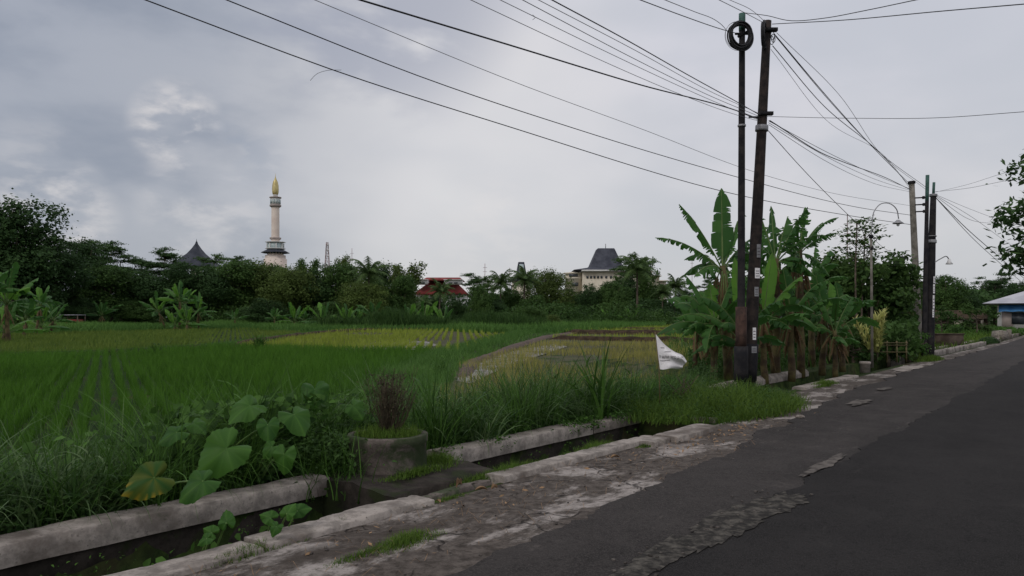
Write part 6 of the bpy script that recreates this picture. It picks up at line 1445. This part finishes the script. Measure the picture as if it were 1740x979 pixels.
# cable coils hanging on the two poles
def coil(c, r, rz_, n, thick, sag, label, ry=1.0, yaw=0.0, seed=0):
    rs = random.Random(seed); m_ = MB()
    for k in range(n):
        a = np.linspace(0, 2*np.pi, 40); rr_ = r*rs.uniform(0.88, 1.08); ox, oz, oy = rs.uniform(-.03, .03), rs.uniform(-.04, .04), rs.uniform(-.05, .05)
        pts = [(math.cos(q)*rr_*math.cos(yaw)+ox, math.cos(q)*rr_*math.sin(yaw)+oy, math.sin(q)*rr_*ry+oz) for q in a]; m_.tube(pts, thick, 5, cap=False)
    o = m_.build('cable_coil', 'cable', loc=c, smooth=True); tag(o, label, 'cable coil', 'cable coils on the poles')
coil(P(1258, 61, DA-0.16), 0.235, 0, 13, 0.016, 0, 'large round coil of black cable hung at the top of the green-capped pole', ry=1.12, yaw=0.15, seed=1)
coil(P(1254, 62, DA-0.18), 0.285, 0, 2, 0.004, 0, 'loose thin wire loops round the large cable coil', ry=1.12, yaw=0.1, seed=4)
coil(P(1297, 58, DA+0.2), 0.17, 0, 8, 0.014, 0, 'narrow cable coil on the left of the dark brown pole top', ry=1.5, yaw=1.15, seed=2)
coil(P(1314, 64, DA+0.3), 0.06, 0, 3, 0.008, 0, 'small cable loop on the right of the dark brown pole top', ry=1.6, yaw=0.5, seed=3)

pC, bC, tC = pole(1562, 1549, 308, 32.5, 0.16, 0.11, 'pole_conc', 'grey concrete pole leaning left in the second pole cluster'); sleeve(pC, tC, 0.985, 1.0, 0.15, 'pole_black', 'top_collar')
m_ = MB()
for u in (0.90, 0.86, 0.82): m_.tube([tuple(tC*u+Vector((0.05, -0.1, 0))), tuple(tC*u+Vector((0.42, -0.1, 0.02)))], 0.03, 5); m_.lathe([(0.05, -0.06), (0.07, 0), (0.05, 0.06)], c=tuple(tC*u+Vector((0.42, -0.1, 0.02))), n=8)
m_.build('insulator_arm', 'pole_black', pC)
m_ = MB()
for u in (0.30, 0.34, 0.375): m_.tube([tuple(tC*u+Vector((0.19*math.cos(a), 0.19*math.sin(a), 0.03*math.sin(3*a)))) for a in np.linspace(0, 6.28, 16)], 0.012, 4, cap=False)
m_.build('wire_binding', 'cable_grey', pC)
pD, bD, tD = pole(1570, 1576, 298, 28.6, 0.10, 0.06, 'pole_black', 'thin black pole with a bluish top in the second pole cluster'); sleeve(pD, tD, 0.86, 1.001, 0.066, 'pole_green', 'green_cap')
pE, bE, tE = pole(1578, 1586, 330, 28.9, 0.19, 0.10, 'pole_black', 'thick black pole carrying the small lamp in the second pole cluster')
m_ = MB(); m_.tube([tuple(tE*0.99), tuple(P(1587, 310, 28.9)-bE)], 0.05, 8); m_.build('top_pipe', 'pole_green', pE); sleeve(pE, tE, 0.985, 1.0, 0.14, 'steel', 'top_collar'); sleeve(pE, tE, 0.70, 0.72, 0.16, 'steel', 'band'); sleeve(pE, tE, 0.74, 0.745, 0.16, 'steel', 'band')
for (u, h) in ((0.475, 0.25), (0.42, 0.35), (0.34, 0.5), (0.27, 0.3)): poster(pE, tE, u, 0.08, h, 0.165, 'paper', ang=-1.3)
# lamps
def lamp_head(m_, c, r): m_.lathe([(0.02, 0.10*r/0.2), (0.05, 0.09*r/0.2), (r*0.55, 0.03), (r, -0.03), (r*0.97, -0.04), (r*0.4, 0.0)], c=c, n=14)
bl = onb(1482, 24.5); lp = thing('street_lamp', bl, 'gooseneck street lamp with a hanging shade on a slim post', 'street lamp')
pt = lambda x, y: P(x, y, 24.5)-bl
m_ = MB(); m_.tube([(0, 0, -0.1), tuple(pt(1481, 480)), tuple(pt(1480, 402))], [0.045, 0.04, 0.035], 8); m_.build('post', 'pole_conc', lp)
m_ = MB(); m_.tube(smooth_path([pt(1480, 415), pt(1482, 380), pt(1486, 358), pt(1498, 346), pt(1512, 346), pt(1523, 355), pt(1527, 372)], 30), 0.016, 6); m_.build('gooseneck', 'steel', lp)
m_ = MB(); lamp_head(m_, tuple(pt(1526, 378)), 0.17); m_.build('lamp_shade', 'steel', lp)
m_ = MB(); m_.lathe([(0.02, -0.02), (0.05, -0.06), (0.045, -0.10), (0.01, -0.13)], c=tuple(pt(1526, 378)), n=10); m_.build('bulb', 'lampglass', lp)
m_ = MB(); m_.box(tuple(pt(1480, 402)), (0.10, 0.10, 0.12)); m_.box(tuple(pt(1481, 422)), (0.09, 0.09, 0.10)); m_.build('junction_box', 'pole_black', lp)
c0 = P(1590, 446, 28.8); l2 = thing('street_lamp', c0, 'small bell-shaped lamp on a short arm from the thick black pole', 'street lamp')
pt2 = lambda x, y: P(x, y, 28.8)-c0
m_ = MB(); m_.tube(smooth_path([pt2(1584, 449), pt2(1598, 440), pt2(1609, 436), pt2(1612, 440)], 14), 0.02, 6); m_.build('arm', 'steel', l2)
m_ = MB(); m_.lathe([(0.02, 0.14), (0.05, 0.12), (0.07, 0.02), (0.13, -0.06), (0.12, -0.07)], c=tuple(pt2(1613, 446)), n=14); m_.build('lamp_shade', 'lampglass', l2)

# ------------------------------------------------------------------ cables
def cable(pts, d0, d1, r, label, mat='cable', group='overhead cables', ext=0.0, name='cable'):
    p = np.array(pts, float); L = np.concatenate([[0], np.cumsum(np.linalg.norm(np.diff(p, axis=0), axis=1))]); u = L/L[-1]
    inv = 1/d0+(1/d1-1/d0)*u; pts3 = [np.array(P(a[0], a[1], 1/i)) for a, i in zip(p, inv)]
    if ext: v = pts3[0]-pts3[1]; v /= np.linalg.norm(v); pts3.insert(0, pts3[0]+v*ext)
    if ext < 0: pass
    q = smooth_path(pts3, 48)
    m_ = MB(); m_.tube(q, r, 5); o = m_.build(name, mat, smooth=True); tag(o, label, 'cable', group); return o
C_ = cable
C_([(247, 0), (560, 117), (870, 217), (1215, 322), (1440, 366), (1549, 382)], 12, 32, 0.011, 'lowest long cable crossing the sky above the minaret', ext=6)
C_([(385, 0), (700, 125), (1000, 226), (1260, 303), (1450, 351), (1549, 366)], 12, 32, 0.010, 'second lowest long cable crossing the sky from the top left', ext=6)
C_([(535, 0), (850, 130), (1100, 223), (1260, 285), (1400, 325), (1549, 350)], 12, 32, 0.006, 'thin third cable from the top left, above the two thick low ones', 'cable_grey', ext=6)
C_([(612, 0), (870, 78), (1080, 142), (1257, 190), (1288, 202)], 8.5, 16.2, 0.0115, 'thick twisted cable from the top left to the dark brown pole', ext=5)
C_([(800, 0), (1000, 93), (1150, 158), (1257, 197), (1290, 206)], 9, 16.2, 0.0045, 'thin cable just right of the thick twisted one at the top', 'cable_grey', ext=4)
C_([(850, 0), (1030, 88), (1180, 158), (1288, 204)], 9, 16.2, 0.0045, 'second thin cable right of the thick twisted one', 'cable_grey', ext=4)
C_([(888, 0), (1070, 96), (1200, 160), (1290, 198)], 9, 16.2, 0.005, 'third thin cable right of the thick twisted one', 'cable_grey', ext=4)
C_([(915, 0), (1080, 86), (1200, 152), (1292, 194)], 9, 16.2, 0.0045, 'fourth thin cable right of the thick twisted one', 'cable_grey', ext=4)
C_([(938, 0), (1050, 60), (1170, 128), (1257, 176), (1292, 196)], 9, 16.2, 0.008, 'dark cable nearest the poles among those reaching mid pole height', ext=4)
C_([(1088, 0), (1160, 27), (1230, 51), (1256, 58)], 12, 16, 0.008, 'cable running from the top edge into the big coil', ext=4)
C_([(1130, 0), (1180, 20), (1215, 34), (1226, 42), (1238, 56)], 12, 16, 0.006, 'kinked cable running from the top edge to the loose wire loops', ext=4)
C_([(1222, 0), (1262, 20), (1300, 40)], 13, 16.2, 0.006, 'short cable passing over the green pole cap to the brown pole', ext=4)
C_([(1240, 0), (1275, 16), (1303, 40)], 13, 16.2, 0.005, 'thin short cable just right of the one over the green cap', 'cable_grey', ext=4)
C_([(1556, 0), (1470, 18), (1400, 31), (1340, 35), (1305, 27), (1266, 22)], 11, 16, 0.007, 'wavy cable sweeping from the green pole cap to the top right', ext=4)
C_([(1740, 7), (1600, 19), (1450, 33), (1312, 41)], 10.5, 16.3, 0.008, 'straight dark cable from the brown pole top to the right edge', ext=5)
C_([(1740, 190), (1600, 200), (1450, 201), (1300, 198)], 12, 16.3, 0.005, 'nearly level thin cable from mid pole to the right edge', ext=5)
C_([(1308, 205), (1400, 262), (1440, 278), (1500, 300), (1546, 322)], 16.3, 32, 0.012, 'thick cable from mid pole down to the second pole cluster')
for i, (dy, r, w_) in enumerate(((6, 0.007, 'upper'), (14, 0.006, 'middle'), (22, 0.006, 'lower'))):
    C_([(1306, 203+dy*0.4), (1400, 250+dy), (1480, 288+dy), (1548, 320+dy*0.3)], 16.3, 32, r, w_+' thin cable sagging below the thick one between the two pole clusters', 'cable_grey')
for i, (x1, y1, mx, my, r, w_) in enumerate(((1316, 58, 1400, 158, 0.010, 'thickest steep cable'), (1318, 62, 1410, 172, 0.008, 'second steep cable'), (1313, 78, 1395, 175, 0.010, 'lowest steep cable'), (1320, 56, 1425, 160, 0.006, 'outermost thin steep cable'), (1310, 84, 1405, 205, 0.005, 'faint inner steep cable'))):
    C_([(x1, y1), (mx, my), (1480+i*4, 247+i*3), (1573 if i % 2 else 1549, 316+i*2)], 16.3, 29 if i % 2 else 32, r, w_+' dropping from the brown pole top to the second cluster', 'cable' if r > 0.006 else 'cable_grey')
C_([(1300, 216), (1360, 283), (1440, 364), (1481, 402)], 16.3, 24.5, 0.008, 'single wire from mid pole down to the gooseneck lamp post')
C_([(1482, 404), (1500, 420), (1530, 436), (1566, 446)], 24.5, 29, 0.006, 'short wire from the gooseneck lamp post to the thick black pole', 'cable_grey')
for (pts, d1, r, lab) in (
    ([(1588, 334), (1640, 386), (1690, 430), (1760, 490)], 50, 0.016, 'thickest cable falling right from the second pole cluster'),
    ([(1590, 336), (1650, 402), (1700, 448), (1760, 500)], 50, 0.012, 'cable just below the thickest one falling right'),
    ([(1590, 332), (1650, 368), (1700, 404), (1760, 446)], 50, 0.008, 'thin cable between the falling and the level ones at right'),
    ([(1590, 334), (1650, 374), (1700, 380), (1760, 382)], 45, 0.008, 'sagging thin cable at right reaching into the tree'),
    ([(1588, 330), (1640, 352), (1700, 374), (1760, 388)], 45, 0.007, 'upper sagging thin cable at right reaching into the tree'),
    ([(1588, 326), (1650, 319), (1700, 309), (1760, 298)], 22, 0.006, 'cable rising right from the second pole cluster'),
    ([(1588, 327), (1650, 312), (1700, 296), (1760, 280)], 20, 0.005, 'faint upper cable rising right from the second pole cluster')):
    C_(pts, 28.9, d1, r, lab, 'cable' if r > 0.009 else 'cable_grey', 'cables right of the second pole cluster')
C_([(580, 119), (555, 120), (538, 126), (527, 137)], 13.6, 13.6, 0.004, 'short curled loose wire end hanging from the lowest long cable', 'cable_grey', name='loose_wire')
C_([(905, 25), (909, 30), (905, 34)], 12.5, 12.5, 0.004, 'tiny frayed wire tie on the cables near the top', 'cable_grey', name='loose_wire')

# ------------------------------------------------------------------ flag on its stick
dF = 11.9; fb = onb(1122, dF); fl = thing('flag', fb, 'white printed cloth flag drooping from a thin stick at the rice edge', 'flag')
m_ = MB(); m_.tube([(0.0, 0, -0.1), tuple(P(1120, 627, dF)-fb), tuple(P(1113, 564, dF)-fb)], [0.012, 0.010, 0.007], 6); m_.build('stick', 'bamboo', fl)
# cloth: left edge follows the stick; outer edge sags to the right
L0 = [(1113, 567), (1116, 600), (1121, 627)]; Rr_ = [(1115, 568), (1168, 610), (1156, 626)]
A = np.zeros((25, 17, 3)); top_e = smooth_path([(1113.5, 567, 0), (1130, 586, 0), (1147, 598, 0), (1160, 604, 0), (1167, 614, 0)], 25)
for i in range(25):
    u = i/24; tx, ty, _ = top_e[i]
    bx = 1113+ (1121-1113)*1.0 + (1158-1121)*u; by = 627.5-1.6*u+0.8*math.sin(u*9)
    lx, ly = 1113.3+8*0, 567
    for j in range(17):
        v = j/16
        # left column runs along the stick; later columns from the sloping upper edge to the hem
        px = tx+(bx-tx)*v + (0 if i else 0); py = ty+(by-ty)*v
        if i == 0: px = 1113.5+8*v; py = 567+60.5*v
        dep = dF-0.05*u+0.05*math.sin(u*7+v*2)*u+0.035*math.sin(v*11+u*2)*u + 0.10*u*u*v
        A[i, j] = P(px+0.6*math.sin(v*8)*u, py, dep)-fb
m_ = MB(); m_.grid(A, 0); cl = m_.build('cloth', 'paper', fl, smooth=True)
# printed marks follow the cloth
m_ = MB(); rs = random.Random(3)
def cloth(u, v):
    i = min(23, int(u*24)); j = min(15, int(v*16)); fu = u*24-i; fv = v*16-j
    return (A[i, j]*(1-fu)*(1-fv)+A[i+1, j]*fu*(1-fv)+A[i, j+1]*(1-fu)*fv+A[i+1, j+1]*fu*fv)+np.array([0, -0.006, 0])
def vline(py, u):       # v where the given pixel row falls for column u
    tx, ty, _ = top_e[int(round(u*24))]; by = 627.5-1.6*u
    if u < 0.02: ty = 567
    return (py-ty)/(by-ty)
def mark(u0, u1, py0, py1):
    q = [cloth(a, max(0.02, min(0.98, vline(p_, a)))) for a, p_ in ((u0, py0), (u1, py0), (u1, py1), (u0, py1))]; m_.add(q, [(0, 1, 2, 3)])
u = 0.05
while u < 0.86:
    wv = rs.uniform(0.014, 0.03)
    if rs.random() < 0.86:
        k_ = rs.random(); y0 = 603.5+u*3; y1 = 608+u*3
        if k_ < 0.4: mark(u, u+wv*0.4, y0, y1); mark(u+wv*0.4, u+wv, y0, y0+1.2)
        elif k_ < 0.7: mark(u, u+wv*0.35, y0, y1); mark(u+wv*0.7, u+wv, y0, y1); mark(u+wv*0.35, u+wv*0.7, y0+1.8, y0+2.8)
        else: mark(u, u+wv*0.4, y0, y1); mark(u+wv*0.4, u+wv, y1-1.2, y1)
    u += wv+0.012
for (py, u0, u1) in ((597, 0.30, 0.52), (611.8, 0.06, 0.5), (590, 0.16, 0.3)):
    u = u0
    while u < u1: mark(u, u+0.012, py, py+1.6); u += 0.022
m_.build('printed_writing', 'ink', cl)

# small stuff: marker post, garden fence, stump near flag, dark heap, stones
b = gp(1470, 633); m_ = MB(); m_.lathe([(0.13, 0), (0.13, 0.22), (0.15, 0.23), (0.15, 0.29), (0.13, 0.30)], n=14); o = m_.build('marker_post', 'concrete', loc=b, smooth=False); tag(o, 'short pale concrete stub post at the roadside before the croton', 'post')
m_ = MB(); b = onb(1497, 25.8)
for q in np.linspace(-0.75, 0.85, 6): m_.box((q, 0, 0.36), (0.035, 0.035, 0.72), 0.3, jit=0.01)
for z in (0.66, 0.58, 0.35): m_.tube([(-0.8, -0.03, z), (0.9, -0.03, z-0.01)], 0.014, 5)
o = m_.build('garden_fence', 'bamboo', loc=b); tag(o, 'low bamboo rail fence in front of the yellow croton', 'fence')
b = W(12.0, 6.15); b.z = 0; m_ = MB(); m_.box((0, 0, 0.06), (0.75, 0.5, 0.14), 0.5, jit=0.03); m_.box((0.05, 0.1, 0.02), (1.0, 0.75, 0.10), 0.6, jit=0.04)
o = m_.build('stone_block', 'mossy', loc=b); tag(o, 'low dark stone blocks on the bank under the flag', 'stones')
m_ = MB(); b = onb(1162, 12.6)
for k_ in range(9): m_.tube([(random.gauss(0, .05), random.gauss(0, .05), 0), (random.gauss(0, .10), random.gauss(0, .1), 0.25), (random.gauss(0, .16), random.gauss(0, .1), random.uniform(.35, .6))], [0.014, 0.010, 0.006], 5)
o = m_.build('dead_stump', 'twig', loc=b); tag(o, 'dead brown stalks standing at the right of the flag', 'plant')
b = gp(1680, 583.5); rs = np.random.default_rng(44); m_ = MB(); n = 2500; q = rs.normal(0, 1, (n, 3)); q /= np.linalg.norm(q, axis=1)[:, None]; q[:, 2] = np.abs(q[:, 2])
m_.leaves(q*np.array([0.62, 0.5, 0.42])*rs.uniform(0.5, 1, (n, 1)), q, 0.10, rng=rs); o = m_.build('shrub', 'crown_dark', loc=b); tag(o, 'small very dark shrub at the kerb before the bend', 'shrub')
b = gp(1700, 577.5); m_ = MB(); m_.box((0, 0, 0.28), (1.1, 0.8, 0.56), 0.4, jit=0.10, taper=0.75); m_.box((0.7, 0.2, 0.36), (0.22, 0.22, 0.72), 0.2, jit=0.02); o = m_.build('stone_block', 'stone', loc=b); tag(o, 'pale rough stone block behind the very dark small shrub', 'stones')
for i, (px, py, sz, lab) in enumerate(((322, 972, 0.02, 'tiny white pebble on the shoulder in the near left corner'), (1360, 712, 0.07, 'pale pebble on the shoulder right of the big grass patch'), (950, 842, 0.03, 'small pale stone on the brown shoulder'), (1180, 735, 0.06, 'pale flat stone in front of the big grass patch'))):
    m_ = MB(); m_.lathe([(sz*0.6, 0), (sz, sz*0.2), (sz*0.8, sz*0.5), (sz*0.3, sz*0.65)], n=7); m_.V[0] += RNG.uniform(-sz*.15, sz*.15, m_.V[0].shape)
    o = m_.build('pebble', 'concrete', loc=gp(px, py)+Vector((0, 0, 0.012))); tag(o, lab, 'stone', 'loose stones on the shoulder')
# raised moss and earth ridge at the field edge, hides the wall foot
print('objects', len(bpy.data.objects), 'polys', sum(len(o.data.polygons) for o in bpy.data.objects if o.type == 'MESH'))
